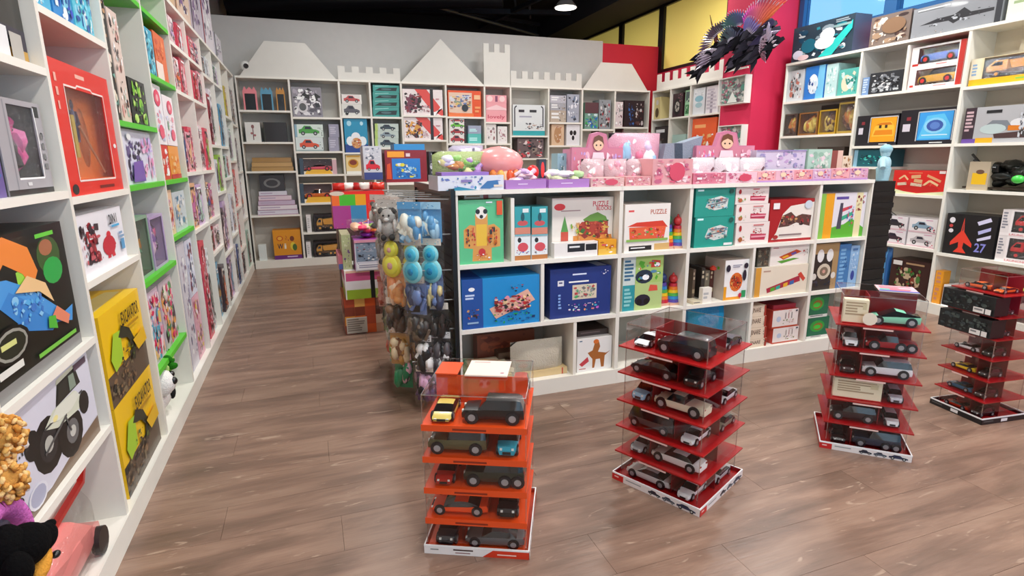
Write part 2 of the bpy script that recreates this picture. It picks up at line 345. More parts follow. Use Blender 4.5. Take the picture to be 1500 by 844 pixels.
def unit(P, u0, u1, levels, depth, top, label, group, name='shelf_unit', plinth=True, green=(), divs=(), crest=None, back='c9c4bb', register=True):
    w = u1-u0; root = empty(name, P.at(u0), P.rz, label=label, cat='shelving', group=group)
    t = .013
    for a, b in ((0, t), (w-t, w)):
        m = MB(); m.box((a, 0, 0), (b, depth, top-.0), 'eae6dc', WHITE_A); m.build('side_panel', root)
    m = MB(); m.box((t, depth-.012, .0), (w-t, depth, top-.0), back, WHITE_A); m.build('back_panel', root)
    m = MB(); m.box((-.001, -.004, top), (w+.001, depth, top+.026), 'f0ece2', WHITE_A); m.build('top_panel', root)
    if plinth: m = MB(); m.box((-.0005, -.008, 0), (w+.0005, -.0005, min(levels)+.001), 'ece8de', WHITE_A); m.build('plinth', root)
    for z in levels:
        m = MB(); c = '59c832' if z in green else 'f2eee4'; m.box((t, .0, z-.026), (w-t, depth-.012, z), c, WHITE_A)
        o = m.build('shelf', root)
        if z in green: o['label'] = 'bright green shelf'
    for dx, za, zb in divs:
        m = MB(); m.box((dx-u0-.011, .002, za), (dx-u0+.011, depth-.012, zb-.026), 'eeeae0', WHITE_A); m.build('divider', root)
    if crest:
        for pts, y0 in crest:
            m = MB(); m.prism([(x-u0, z) for x, z in pts], y0, y0+.018, 'f1ede4', WHITE_A); m.build('castle_crest', root)
    if register:
        P.bays.append(dict(u0=u0, u1=u1, lv=sorted(list(levels)+[top+.026]), top=top, n=len(P.bays)+1, depth=depth, divs=divs))
    return root
WHITE_A = mat('white_board', .4, noisec=.03, bump=.03, bscale=25)
LABELS = {}
def uniq(l, cap=16):
    k = l
    if k in LABELS:
        for w in ORD[2:]:
            k = f'{l}, {w} one along'
            if k not in LABELS: break
    LABELS[k] = 1; return k
def bayof(P, u):
    best = None
    for b in P.bays:
        if b['u0']-.03 <= u <= b['u1']+.03: best = b; break
    return best
def I(P, tl, br, body, dsl='', look='', cat='box', name='toy_box', d=.2, inset=.03, win=None, toy=None, inner='e8e8e8', side=None, grp=None, lift=None, z=None, u=None, topart=None, loc=True, raw=False):
    """A boxed thing whose front stands on plane P; tl and br are the photo's corners of its front."""
    if u: (ua, ub), (zb, zt) = u, z
    else:
        ua, zt = P.un(*tl, inset); ub, zb = P.un(*br, inset)
        if z: zb, zt = z
    if ub < ua: ua, ub = ub, ua
    um = (ua+ub)/2; b = bayof(P, um); row = 1
    if b and not raw:
        cand = list(b['lv'])
        for (a0, a1, b0, b1, dd) in P.items:
            if min(a1, ub)-max(a0, ua) > .35*(ub-ua) and dd < inset+d*.5: cand.append(b1+.001)
        zs = min(cand, key=lambda q: abs(q-zb)); h = zt-zb
        if abs(zs-zb) < .14: zb = zs+.0005
        ups = [q for q in b['lv'] if q > zb+.03 and q > zs+.001]
        if ups and zb < b['top']-.03: zt = min(zt, min(ups)-.03)
        if zb < b['top']-.03:
            ua = max(ua, b['u0']+.02); ub = min(ub, b['u1']-.02)
            for dx, za, zc in b['divs']:
                if zb < zc and zt > za:
                    if um < dx: ub = min(ub, dx-.014)
                    else: ua = max(ua, dx+.014)
            d = min(d, b['depth']-.02-inset)
        for (a0, a1, b0, b1, dd) in P.items:
            if min(b1, zt)-max(b0, zb) > .01 and min(a1, ub)-max(a0, ua) > 0 and abs(dd-inset) < d:
                if um > (a0+a1)/2: ua = max(ua, a1+.003)
                else: ub = min(ub, a0-.003)
    if ub-ua < .02: ub = ua+.02
    if zt-zb < .02: zt = zb+.02
    if raw: zb += .001
    if b: row = len([q for q in b['lv'] if q > zb+.03])
    P.items.append((ua, ub, zb, zt, inset))
    w, h = ub-ua, zt-zb
    if loc is True:
        loc = f'{P.name}, {ORD[b["n"]]} bay, '+(f'{ORD[row]} shelf' if row else 'on top') if b else P.name
        if P is PF: loc = f'{P.name}, {ORD[b["n"]]} section, '+(['on top', 'top shelf', 'middle shelf', 'bottom shelf'][row]) if b else P.name
    if loc and len((look+' '+loc).replace('-', ' ').split()) > 16: loc = loc.replace(' shelf', '')
    label = uniq(f'{look}, {loc}' if loc else look)
    return carton(P.at(ua, zb, inset), P.rz, w, h, d, body, dsl, label, cat, name, win, toy, inner, side, grp, topart)
def carton(pos, rz, w, h, d, body, dsl, label, cat='box', name='toy_box', win=None, toy=None, inner='e8e8e8', side=None, grp=None, topart=None):
    sd = random.Random(label).randrange(1000); m = MB(); side = side or body
    def T(x, y, k): return (x, -.00012*k, y)
    if not win:
        m.box((0, 0, 0), (w, d, h), side); art(m, T, 'r 0 0 100 100 %s;' % body+dsl, w, h, sd)
        if topart: art(m, lambda x, y, k: (x, y, h+.00012*k), topart, w, d, sd)
        o = m.build(name); o.location = pos; o.rotation_euler = (0, 0, rz); return tag(o, label, cat, grp)
    root = empty(name, pos, rz, label=label, cat=cat, group=grp)
    a, b, c, e = win[0]*w/100, win[1]*h/100, win[2]*w/100, win[3]*h/100; dp = min(d*.9, .16)
    for q in ((0, 0, a, h), (c, 0, w, h), (a, 0, c, b), (a, e, c, h)):
        if q[2]-q[0] > 1e-4 and q[3]-q[1] > 1e-4: m.box((q[0], 0, q[1]), (q[2], .004, q[3]), body)
    f = .002
    m.box((0, .004, 0), (f, d, h), side); m.box((w-f, .004, 0), (w, d, h), side); m.box((f, .004, 0), (w-f, d, f), side); m.box((f, .004, h-f), (w-f, d, h), side)
    m.box((f, dp-.003, f), (w-f, dp, h-f), inner)
    m.box((f, .01, b-f if b > .01 else f), (w-f, dp-.003, b if b > .01 else 2*f), inner)
    art(m, T, dsl, w, h, sd); m.build('carton', root)
    g = MB(); g.box((a+.001, .0045, b+.001), (c-.001, .0055, e-.001), 'fff', FILM); g.build('window_film', root)
    t = MB(); bx = (a+.006, .015, b+.003, c-.006, dp-.012, e-.008)
    if toy: toy(t, bx, sd)
    if t.v: t.build('packed_toy', root, smooth=40)
    return root
def tcar(col, kind='suv'):
    def f(m, bx, sd):
        L = min(bx[3]-bx[0], (bx[5]-bx[2])/PROF[kind][0]*1.05); X = Matrix.Translation(((bx[0]+bx[3])/2, (bx[1]+bx[4])/2, bx[2])) @ Matrix.Rotation(pi, 4, 'Z')
        L = min(L, (bx[4]-bx[1])/PROF[kind][1]*1.2) if L*PROF[kind][1] > (bx[4]-bx[1])*1.3 else L
        carshape(m, None, kind, L, col, X)
        for x, y, r, s in wheels(kind, L): m.cyl((x, y-s*.02*L, r), (x, y+s*.02*L, r), r, r, '151515', PRINT, 12); m.cyl((x, y+s*.02*L, r), (x, y+s*.024*L, r), r*.55, r*.55, 'c33', PRINT, 10)
        m.X = None
    return f
def tfig(*cols): return lambda m, bx, sd: figure(m, bx, cols, sd)
def tlump(cols, n=14, big=.2): return lambda m, bx, sd: lumps(m, bx, cols, n, sd, GLOSS, big)
def ttruck(col, col2='333'):
    def f(m, bx, sd):
        x0, y0, z0, x1, y1, z1 = bx; L, H = x1-x0, z1-z0; X = lambda q: x0+q*L; Z = lambda q: z0+q*H
        m.prism([(X(.02), Z(.2)), (X(.98), Z(.2)), (X(.98), Z(.36)), (X(.02), Z(.36))], y0, y1, col2, GLOSS)
        m.prism([(X(.02), Z(.3)), (X(.28), Z(.3)), (X(.28), Z(.85)), (X(.12), Z(.85)), (X(.02), Z(.55))], y0, y1, col, GLOSS)
        m.prism([(X(.07), Z(.58)), (X(.22), Z(.58)), (X(.22), Z(.78)), (X(.13), Z(.78))], y0-.002, y1, '234', GLASS)
        m.prism([(X(.34), Z(.4)), (X(.92), Z(.4)), (X(1), Z(.9)), (X(.3), Z(.8))], y0, y1, col, GLOSS)
        for q in (.16, .66, .85): m.cyl((X(q), y0-.004, Z(.16)), (X(q), y1, Z(.16)), H*.17, H*.17, '1c1c1c', PRINT, 12); m.cyl((X(q), y0-.007, Z(.16)), (X(q), y0, Z(.16)), H*.09, H*.09, col, PRINT, 10)
    return f
# ================================================================== structure
def struct(name, m, **k): o = m.build(name); o['kind'] = 'structure'; return o
fl = MB(); fl.box((-1.15, -3, -.05), (5.95, 12.6, -.004), '6a5a4e', PAINT); fo = struct('floor', fl)
PK = {}
def plank(x0, x1, y0, y1):
    w, l = round(x1-x0, 3), round(y1-y0, 3)
    if (w, l) not in PK:
        m = MB(); a = .0002; b = .0007
        m.add([(a, a, 0), (w-a, a, 0), (w-a, l-a, 0), (a, l-a, 0), (b, b, .0038), (w-b, b, .0038), (w-b, l-b, .0038), (b, l-b, .0038)],
              [(4, 5, 6, 7), (0, 1, 5, 4), (1, 2, 6, 5), (2, 3, 7, 6), (3, 0, 4, 7)], 'fff', FLOOR)
        o = m.build('plank'); PK[(w, l)] = o
    else: o = PK[(w, l)].copy(); COL.objects.link(o)
    o.parent = fo; o.location = (x0, y0, -.004)
y = -3.0; row = 0; LW = 1.38; PWD = .24
while y < 12.5:
    x = -1.15-(row*.47 % LW)
    if 1.0 < y < 8.9:
        while x < 5.95:
            a, b = max(x, -1.15), min(x+LW, 5.95)
            if b-a > .02: plank(a, b, y, y+PWD)
            x += LW
    else:
        plank(-1.15, 5.95, y, y+PWD)
    y = round(y+PWD, 4); row += 1
m = MB(); m.box((-1.25, -3, 0), (-1.15, 12.6, 4.4), 'cfccc6', PAINT); struct('wall_left', m)
m = MB(); m.box((-1.15, 9.0, 0), (4.86, 9.1, 3.4), 'cccac7', PAINT); struct('wall_back', m)
m = MB(); m.box((4.86, 9.0, 0), (5.95, 9.1, 3.37), 'd0283c', PAINT); o = struct('wall_back_red', m)
m = MB(); m.box((-1.25, 12.5, 0), (6.05, 12.6, 4.4), '17171a', PAINT); struct('wall_far', m)
m = MB(); m.box((5.95, -3, 0), (6.1, 12.6, 2.93), 'c5264a', PAINT); m.box((5.95, -3, 4.03), (6.1, 12.6, 4.4), '26262a', PAINT); struct('wall_right', m)
m = MB(); m.box((-1.25, -3.1, 0), (-.5, -3, 4.4), 'd8d5cf', PAINT); m.box((5.4, -3.1, 0), (6.05, -3, 4.4), 'd8d5cf', PAINT); m.box((-.5, -3.1, 3.2), (5.4, -3, 4.4), 'd8d5cf', PAINT); struct('wall_front', m)
m = MB(); m.box((-1.25, -3.1, 4.4), (6.1, 12.6, 4.5), '1a1a1e', PAINT); struct('ceiling', m)
m = MB(); m.box((5.1, -3, 4.03), (5.95, 12.5, 4.4), '2b2b30', PAINT); struct('trim_bulkhead', m)
# window band on the right wall
def windowpart(y0, y1, n, yellow):
    root = empty('window_%d' % n, (5.95, y0, 2.93)); root['kind'] = 'structure'; L = y1-y0
    for a, b in (((0, -.02, 0), (.1, .05, 1.1)), ((0, L-.05, 0), (.1, L+.02, 1.1)), ((0, .05, 0), (.1, L-.05, .05)), ((0, .05, 1.06), (.1, L-.05, 1.1))):
        m = MB(); m.box(a, b, '1c1a1c' if yellow else '2c5f94', METAL); m.build('frame', root)
    m = MB(); m.box((.05, .05, .05), (.06, L-.05, 1.06), 'fff', YELLOW if yellow else CLEAR); m.build('pane', root)
windowpart(8.98, 10.3, 1, True); windowpart(10.34, 12.45, 2, True); windowpart(7.25, 8.94, 3, True)
windowpart(4.75, 5.93, 4, False); windowpart(2.6, 4.71, 5, False); windowpart(.3, 2.56, 6, False)
m = MB(); m.box((5.955, 5.99, 2.93), (6.1, 7.21, 4.03), 'c02a44', PAINT); m.box((5.955, -3, 2.93), (6.1, .26, 4.03), 'c02a44', PAINT); struct('wall_right_upper', m)
m = MB(); m.box((5.35, 5.975, 0), (5.95, 6.55, 4.03), 'd42852', PAINT); struct('wall_pillar', m)
m = MB(); m.box((-.6, -3.06, 0), (5.5, -3.04, 3.2), 'fff', CLEAR); struct('window_7', m)
# blackened roof steel and ducts above the partition
def beam(name, label, p, q, r, col, n=8):
    m = MB(); m.cyl(p, q, r, r, col, METAL, n); o = m.build(name, smooth=40); tag(o, label, name.split('_')[-1])
beam('ceiling_duct', 'wide round black air duct under the dark ceiling', (-1, 11.4, 4.1), (3.3, 9.6, 4.1), .16, '26262b', 16)
beam('ceiling_pipe', 'long thin grey pipe crossing above the back wall', (1.6, 10.4, 4.2), (5.0, 12.2, 4.1), .03, '5a5f6a')
beam('ceiling_pipe', 'short pair pipe hanging nearer the round lamp, upper one', (3.1, 8.6, 4.3), (4.2, 11.4, 4.3), .022, '6a6f78')
beam('ceiling_pipe', 'short pair pipe hanging nearer the round lamp, lower one', (3.35, 8.6, 4.25), (4.5, 11.4, 4.25), .022, '6a6f78')
beam('ceiling_beam', 'dark steel beam running down the room beside the bulkhead', (4.75, 5, 4.2), (3.7, 12.3, 4.2), .05, '33363e', 4)
beam('ceiling_beam', 'dark steel beam crossing over the back wall', (-1, 10.2, 4.25), (4.9, 11.9, 4.25), .05, '33353c', 4)
beam('ceiling_beam', 'dark steel beam over the aisle shelves end', (-1, 12.1, 4.2), (5, 10.6, 4.2), .06, '2a2c33', 4)
for k, (x, y) in enumerate(LAMPS):
    r = empty('ceiling_lamp', (x, y, 3.99), label='round white ceiling lamp '+('over the wall end by the yellow windows' if k == 12 else f'{ORD[k//3+1]} row, {["aisle side","middle","window side"][k%3]}'), cat='lamp', group='ceiling lamps')
    m = MB(); m.cyl((0, 0, .02), (0, 0, .12), .2, .12, 'dddddd', METAL, 20); m.build('housing', r, smooth=40)
    m = MB(); m.cyl((0, 0, .012), (0, 0, .02), .18, .18, 'fff', LAMP, 20); m.build('diffuser', r)
    m = MB(); m.cyl((0, 0, .12), (0, 0, .41), .01, .01, '222', METAL, 6); m.build('cord', r)
# ================================================================== shelving
RG = 'white shelving units'
Ly = [1.72, 2.45, 3.18, 3.94, 4.66, 5.33, 6.0, 6.66, 7.3, 7.95, 8.57]
LLV = [[.10, .50, .86, 1.40, 1.81], [.10, 1.06, 1.375, 2.02], [.10, .44, .905, 1.385, 1.69, 2.36], [.10, 1.04, 1.385, 2.0, 2.36], [.10, 1.0, 1.42, 1.99, 2.31],
       [.10, .72, 1.0, 1.42, 1.99, 2.31], [.10, .6, 1.2, 1.65, 2.28], [.10, .7, 1.32, 1.65, 2.28], [.10, .45, .95, 1.5, 2.0], [.1, .75, 1.36, 1.95]]
unit(PL, .98, 1.72, [.10, .5, .86, 1.4, 1.81], .33, 2.565, 'white shelving unit nearest the camera on the aisle wall', RG)
for k in range(10):
    unit(PL, Ly[k], Ly[k+1], LLV[k], .33, 2.565, f'white shelving unit on the aisle wall, {ORD[k+2]} from the camera', RG, green=LLV[k][1:] if k in (2, 3) else (), back='c9c4bb')
for b in PL.bays: b['n'] -= 1          # bays counted from the first one fully in view
PL.bays[0]['n'] = 11
sq = lambda a, b, z0, zt, n, zn: [(a, z0), (b, z0)]+sum([[(b-(b-a)*(2*k)/(2*n-1), zt), (b-(b-a)*(2*k+1)/(2*n-1), zt)]+([(b-(b-a)*(2*k+1)/(2*n-1), zn), (b-(b-a)*(2*k+2)/(2*n-1), zn)] if k < n-1 else []) for k in range(n)], [])
Z = 2.591
Bx = [-.78, -.12, .53, .95, 1.39, 2.05, 2.65, 3.07, 3.71, 4.30, 4.90, 5.56]
BLV = [[.11, .75, 1.355, 1.745, 2.16], [.11, .48, .90, 1.30, 1.62, 2.08], [.11, .8, 1.3, 1.6, 2.1], [.11, .8, 1.3, 1.67, 2.1], [.11, .9, 1.35, 1.78, 2.13],
       [.11, .9, 1.3, 1.73, 2.12], [.11, .9, 1.3, 1.73, 2.05], [.11, .9, 1.5, 1.85], [.11, .9, 1.3, 1.70, 2.06], [.11, .9, 1.4, 1.96], [.11, .9, 1.5, 2.0]]
merge = {0: 2, 2: 2, 4: 2, 6: 1, 7: 2, 9: 2}
crests = {0: [([(-.72, Z), (.5, Z), (.13, 3.04), (-.38, 3.04)], .02)], 2: [(sq(.53, 1.39, Z, 2.77, 5, 2.69), .02)], 4: [([(1.4, Z), (2.64, Z), (2.0, 3.2)], .02)],
          6: [(sq(2.65, 3.07, Z, 3.18, 3, 3.06), .02)], 7: [(sq(3.08, 4.29, Z, 2.81, 7, 2.7), .02)], 9: [([(4.32, Z), (5.52, Z), (5.2, 3.0), (4.63, 3.0)], .02)]}
cl = {0: 'trapezoid crest', 2: 'low battlement crest', 4: 'pointed roof crest', 6: 'tall battlement tower crest', 7: 'long battlement crest', 9: 'trapezoid crest by the red wall'}
ncrest = []
for k in range(11):
    lb = {0: 'in the aisle corner', 10: 'in the far corner'}.get(k, f'{ORD[k+1]} bay from the aisle')
    unit(PB, Bx[k], Bx[k+1], BLV[k], .36, 2.565, f'white shelving unit on the back wall, {lb}', RG)
for k, cr in crests.items():
    pts, y0 = cr[0]; m = MB(); m.prism([(x, z) for x, z in pts], y0+8.6, y0+8.618, 'dcd9d1', WHITE_A)
    o = m.build('castle_crest'); tag(o, 'white castle shaped board, '+cl[k]+', standing on the back wall shelves', 'decoration', 'castle boards')
# far part of the right wall
for k, (a, b, lv) in enumerate([(8.58, 8.07, [.1, .9, 1.5, 2.12]), (8.07, 7.56, [.1, .9, 1.5, 2.12]), (7.56, 6.86, [.1, .9, 1.5, 2.12])]):
    unit(PP, -a, -b, lv, .34, 2.555, f'white shelving unit beyond the pink pillar, {ORD[3-k]} from the pillar', RG)
m = MB(); X = Matrix.Translation((5.6, 0, 0)) @ Matrix.Rotation(-pi/2, 4, 'Z'); m.X = X; m.prism(sq(-8.5, -6.86, 2.582, 2.83, 8, 2.7), .02, .038, 'f1ede4', WHITE_A)
tag(m.build('castle_crest'), 'white battlement board on the far right wall shelves beside the yellow window', 'decoration')
# near part of the right wall
unit(PR, -5.72, -4.70, [.10, .61, 1.13, 1.74, 2.145], .34, 2.565, 'white shelving unit on the right wall beside the pink pillar', RG, back='cfcac0')
unit(PR, -4.70, -3.65, [.10, .615, 1.125, 1.60, 2.12], .34, 2.565, 'white shelving unit on the right wall, middle of three', RG, divs=[(-4.2, 2.12, 2.565)], back='cfcac0')
unit(PR, -3.65, -2.42, [.10, .595, 1.19, 1.60, 2.09], .34, 2.565, 'white shelving unit on the right wall nearest the camera', RG, back='d8cdb8')
unit(PR, -2.42, -1.5, [.10, .595, 1.19, 1.60, 2.09], .34, 2.565, 'white shelving unit on the right wall at the frame edge', RG, back='d8cdb8')
# centre island: front row and rear row
ILV = [.10, .49, .89]
TP = 1.297
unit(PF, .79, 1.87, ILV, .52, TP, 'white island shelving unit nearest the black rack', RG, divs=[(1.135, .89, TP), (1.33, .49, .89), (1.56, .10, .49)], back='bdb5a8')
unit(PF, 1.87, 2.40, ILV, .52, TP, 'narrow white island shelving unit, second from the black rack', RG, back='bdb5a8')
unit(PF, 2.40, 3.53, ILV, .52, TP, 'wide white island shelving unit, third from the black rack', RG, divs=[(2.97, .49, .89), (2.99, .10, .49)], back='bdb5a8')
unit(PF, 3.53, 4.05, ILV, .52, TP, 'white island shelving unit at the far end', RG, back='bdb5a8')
for k, (a, b) in enumerate([(4.05, 2.97), (2.97, 1.88), (1.88, .79)]):
    P2 = Plane('rear', 1, 4.22, pi, 1); o = unit(P2, a, a+(a-b), ILV, .52, TP, f'white island shelving unit facing the back wall, {ORD[3-k]} from the aisle', RG, register=False)
# low gondola further back
PG = Plane('second gondola', 1, 6.0, 0, 1)
for k, a in enumerate((.78, 1.78, 2.78)): unit(PG, a, a+1.0, [.1, .5, .88], .5, 1.24, f'low white gondola behind the island, {ORD[k+1]} section', RG)
PG.bays = [dict(b, n=i+1) for i, b in enumerate(PG.bays)]
# ================================================================== centre island goods
def F(*a, **k): k.setdefault('d', .22); return I(PF, *a, **k)
GR = 's 6 10 94 90 '
F((671, 294), (738, 381), '5fc58c', 'e 50 95 44 2 6fd09a;p e0a050 28 4 30 24 10 26 10 54 24 62 36 60 36 78 64 78 64 60 78 62 92 54 92 26 72 24 72 4;p f0c23a 38 28 62 28 62 62 38 62;e 50 80 13 10 f4f0ea;e 42 82 5 4 222;e 59 82 5 4 222;e 50 74 4 3 222;e 50 18 8 6 c33;s 14 28 36 58 12 c33,333,c60;s 62 28 88 58 12 c33,333,c60;r 84 76 97 98 e0561e;b 60 94 80 97 1 eef;s 36 6 68 16 8 c33,333,fff',
  'green box with a wooden spinning peg board', d=.06, inset=.02)
F((680, 286), (735, 296), 'efe3d6', 'r 50 0 64 100 a33;b 5 20 45 80 1 b85', 'flat pink-beige box lying behind the green box', d=.16, inset=.12)
for q, tl, br in (('lower', (754, 344), (777, 376)), ('lower', (779, 344), (802, 375)), ('upper', (754, 303), (777, 343)), ('upper', (779, 303), (802, 342))):
    top = q == 'upper'
    F(tl, br, '35a0a8' if top else 'e8eef0', ('r 0 0 100 24 d98a72;e 50 40 34 10 c55;e 50 62 12 16 1d5660;r 50 78 88 92 e8f0f0' if top else 'r 0 0 100 18 b8763c;e 30 78 12 10 222;e 52 50 34 18 d8505a;s 8 22 92 40 8 46c,555,c66;r 0 94 100 100 7ab8c4'),
      ('teal' if top else 'white')+' small toy tin box, '+q+(' one nearer the green box' if tl[0] < 760 else ' one nearer the castle box'), d=.15, grp=None)
F((809, 291), (905, 372), 'ece4da', 'e 12 85 9 6 d33;t 66 84 92 93 c8283a PUZZLE;t 72 77 97 84 c8283a BLOCKS;b 14 76 52 79 1 a88;p 6a9a3e 50 62 62 70 74 74 88 66 92 56 54 56;p b0402c 42 30 92 30 92 58 48 58 42 50;p d88a3a 34 22 100 22 98 34 34 34;p 5a9a4a 14 42 20 70 26 42;p c8503a 14 26 26 26 26 42 14 42;s 42 28 94 60 22 8a2a1e,e0b050,3d6a2c,c8583a;s 28 26 44 58 8 e8c060,c96,7a3;s 4 10 40 26 10 ddd,c99,f2ece4',
  'large white box of castle building blocks', d=.26, inset=.07)
F((812, 357), (875, 373), 'f2eeea', 'r 30 35 70 90 1a1a1e;r 72 40 98 84 1a1a1e;b 34 55 66 75 1 eee', 'flat black and white puzzle box lying before the castle box', d=.05, inset=.012)
F((877, 352), (903, 371), 'eaa21c', 'r 0 0 100 40 f3c24a;s 8 10 90 90 6 d55,fff,b60', 'small orange box lying before the castle box', d=.05, inset=.012)
F((781, 286), (806, 375), '4a342a', '', 'dark brown carton standing behind the teal tins', d=.1, inset=.2, z=(.89, 1.2), u=(1.42, 1.55))
F((916, 300), (979, 364), 'efe9e2', 'r 8 84 20 88 d55;t 56 78 92 88 b8604a PUZZLE;p d8402a 6 54 26 62 84 64 96 50;p e8643a 12 26 88 26 92 52 10 52;s 14 28 88 50 16 b8321e,eebb88,f6a,6a4;r 4 22 96 27 8cba5a;r 0 0 100 17 efe8e0;r 10 3 60 13 222;r 66 2 100 16 d8b070;b 14 6 56 10 1 eee',
  'white box of stable building blocks', d=.24)
F((1019, 319), (1073, 358), '1f9c8c', 'r 5 90 20 96 dff;p d8e0dc 26 34 34 62 64 72 84 62 82 30 50 22;s 28 26 84 66 22 9aa,e86,667,ddc,6bc,2a7a70;l 30 40 76 52 3 556;l 36 58 80 62 3 778;e 90 88 6 8 0b5a50;r 74 4 96 12 eee', 'teal toy box, lower of a stacked pair', d=.28, inset=.02, side='17807a')
F((1020, 276), (1074, 317), '1f9c8c', 'r 5 90 20 96 dff;p d8e0dc 26 34 34 62 64 72 84 62 82 30 50 22;s 28 26 84 66 22 9aa,e86,667,ddc,6bc,2a7a70;l 30 40 76 52 3 556;l 36 58 80 62 3 778;e 90 88 6 8 0b5a50', 'teal toy box, upper of a stacked pair', d=.28, inset=.02, side='17807a')
for k, (a, b) in enumerate(((327, 352), (300, 325), (273, 298))):
    F((1079, a), (1125, b), 'efe2dc', 'p c2405a 44 20 88 16 92 44 44 48;s 50 44 86 74 8 a22,733,d66;r 46 30 90 38 f0a8b4;e 14 24 6 12 b64;e 12 74 4 14 a33;s 4 10 30 40 4 6a4,a63;b 50 80 84 90 1 c77', f'cream box with a pink toy cake, {["lowest","middle","uppermost"][k]} of three', d=.26, inset=.02)
F((1128, 293), (1194, 351), 'a81f24', 'p efe6dc 18 22 30 66 46 84 100 92 100 6 8 6;p 5c4038 22 34 30 62 48 70 60 58 74 64 96 60 94 34 62 44 44 36;s 26 36 92 62 16 222,a33,c96,855;r 6 78 20 92 f4eeee;e 86 86 9 10 ccd6e0;b 24 12 84 18 1 877;e 16 12 6 5 a33', 'dark red and white box with a toy train', d=.22)
F((1203, 284), (1268, 346), 'e3dfe6', 'r 0 0 12 100 8cc455;r 12 0 30 100 eaa21c;p 58b030 30 0 100 0 100 20 72 42 56 30 30 24;r 78 0 92 100 e6dcae;p 445 40 20 50 20 50 78 44 78;p 3a8 50 38 72 50 72 58 50 48;p c45 50 58 70 66 70 72 50 66;b 34 82 74 92 1 5a4a9c;s 78 58 96 94 8 a23,733;s 60 24 74 70 8 46a,c46,39c', 'white and green marble run box', d=.22)
# middle row
F((676, 411), (790, 479), '1c8fd4', 'r 0 0 26 100 1a4fa0;e 12 80 4 4 fff;b 4 58 22 70 2 cfe0ff;s 5 20 22 40 6 c96,a33,322;b 6 8 22 14 1 9bd;p e9b6a0 34 38 84 72 94 48 42 16;s 40 28 88 62 40 c33,e9a,933,fda,333;s 38 6 94 28 14 145a9c,2a4,136;s 60 70 78 84 6 123,a33', 'large bright blue box of letter tiles', d=.3, inset=.012, topart='r 0 0 100 100 2aa0e0;r 0 0 26 100 2158a8')
F((673, 393), (763, 412), 'a9a29a', 'l 1 98 88 98 5 8a3a3a;e 92 40 5 26 555;r 0 0 100 88 b8b0a8;e 90 40 4 24 445', 'grey flat box standing behind the blue letter box', d=.05, inset=.36, z=(.49, .83), u=(.81, 1.24))
F((806, 396), (893, 467), '15307c', 'b 36 84 72 89 1 dfe8ff;b 30 69 78 74 1 fff;r 12 66 22 77 e6e6ee;b 14 69 20 74 1 447;p ddd0b8 36 36 76 36 76 66 36 66;s 38 38 74 64 14 777,b44,999,4a6;s 28 12 80 28 18 c6c,eee,4ac,e96;b 12 18 18 50 5 8ab0ee;s 82 84 96 94 3 dde', 'dark navy blue learning box', d=.3, inset=.03, side='122760', topart='r 0 0 100 100 1b3a90;r 80 10 96 60 cfd6e4')
F((914, 374), (968, 456), 'd5dccb', 'r 0 0 30 48 2a97a0;r 0 48 30 100 cfdcd8;b 3 54 26 94 6 3a6a8a;b 4 6 26 42 5 8fd0d0;r 30 50 100 100 a8c870;r 30 0 100 50 b6cc86;e 52 62 22 13 234;e 44 60 7 6 111;e 60 60 7 6 111;p c43 68 78 92 78 92 90 70 92;e 50 18 20 11 223;e 42 15 7 6 111;e 60 15 7 6 111;p d54 64 34 88 34 86 44 68 46;s 36 54 94 94 8 58a,5a3,d64,fff', 'green and teal box of monster cars', d=.24)
def stacker(P, px, top, bottom, label, cone='d2383a', order=0, inset=.06):
    (ua, zt), (ub, zb) = P.un(px-8, top, inset), P.un(px+8, bottom, inset); b = bayof(P, (ua+ub)/2); zb = min(b['lv'], key=lambda q: abs(q-zb)); h = zt-zb; r = (ub-ua)/2
    root = empty('stacking_toy', P.at((ua+ub)/2, zb, inset+r), 0, label=label, cat='toy')
    m = MB(); m.box((-r*1.05, -r*1.05, 0), (r*1.05, r*1.05, h*.07), 'd8a890', GLOSS); m.build('base', root)
    cs = ['c8283a', 'ee7a1e', 'f2c51c', '4cae4a', '2f86c8', '5c4aa8']
    if order: cs = cs[::-1]
    for k in range(6):
        m = MB(); z0 = h*(.07+.1*k); rr = r*(.95-.07*k); m.cyl((0, 0, z0), (0, 0, z0+h*.095), rr, rr*.95, cs[k], GLOSS, 14); m.build('ring', root, smooth=50)
    m = MB(); m.ell((0, 0, h*.8), (r*.6, r*.6, h*.14), cone, GLOSS); m.cyl((0, 0, h*.88), (0, 0, h), r*.25, r*.08, cone, GLOSS); m.build('head', root, smooth=50)
    P.items.append(((ua), (ub), zb, zt, inset))
stacker(PF, 984, 313, 357, 'rainbow stacking toy with a dark green head, top shelf', '1f6a4a', 0)
stacker(PF, 999, 315, 356, 'rainbow stacking toy with a red head, top shelf', 'd2383a', 1, .05)
stacker(PF, 976, 400, 447, 'rainbow stacking toy with a navy head, middle shelf', '24407a', 0)
stacker(PF, 992, 402, 444, 'rainbow stacking toy with a red head, middle shelf', 'd2383a', 1, .05)
F((1030, 422), (1042, 435), 'efeae0', 'b 10 20 80 70 2 bbb', 'tiny white card box in front of the books', d=.04, inset=.015, z=(.51, .60))
F((1016, 436), (1042, 441), 'dcd2b8', 'b 5 30 90 70 1 555', 'cream booklet lying flat before the books', name='book', cat='book', d=.1, inset=.01, z=(.49, .507))
for k, (x0, x1, c, h) in enumerate(((1016, 1023, '6a5b4c', 395), (1023, 1030, '3f3833', 393), (1030, 1037, '857a68', 397), (1037, 1043, '5a2f2a', 394))):
    F((x0, h), (x1, 440), c, 'b 20 60 80 90 2 d8c8a8;r 0 20 100 34 b8a888', f'upright {["grey brown","charcoal","khaki","maroon"][k]} story book', name='book', cat='book', d=.18, inset=.14)
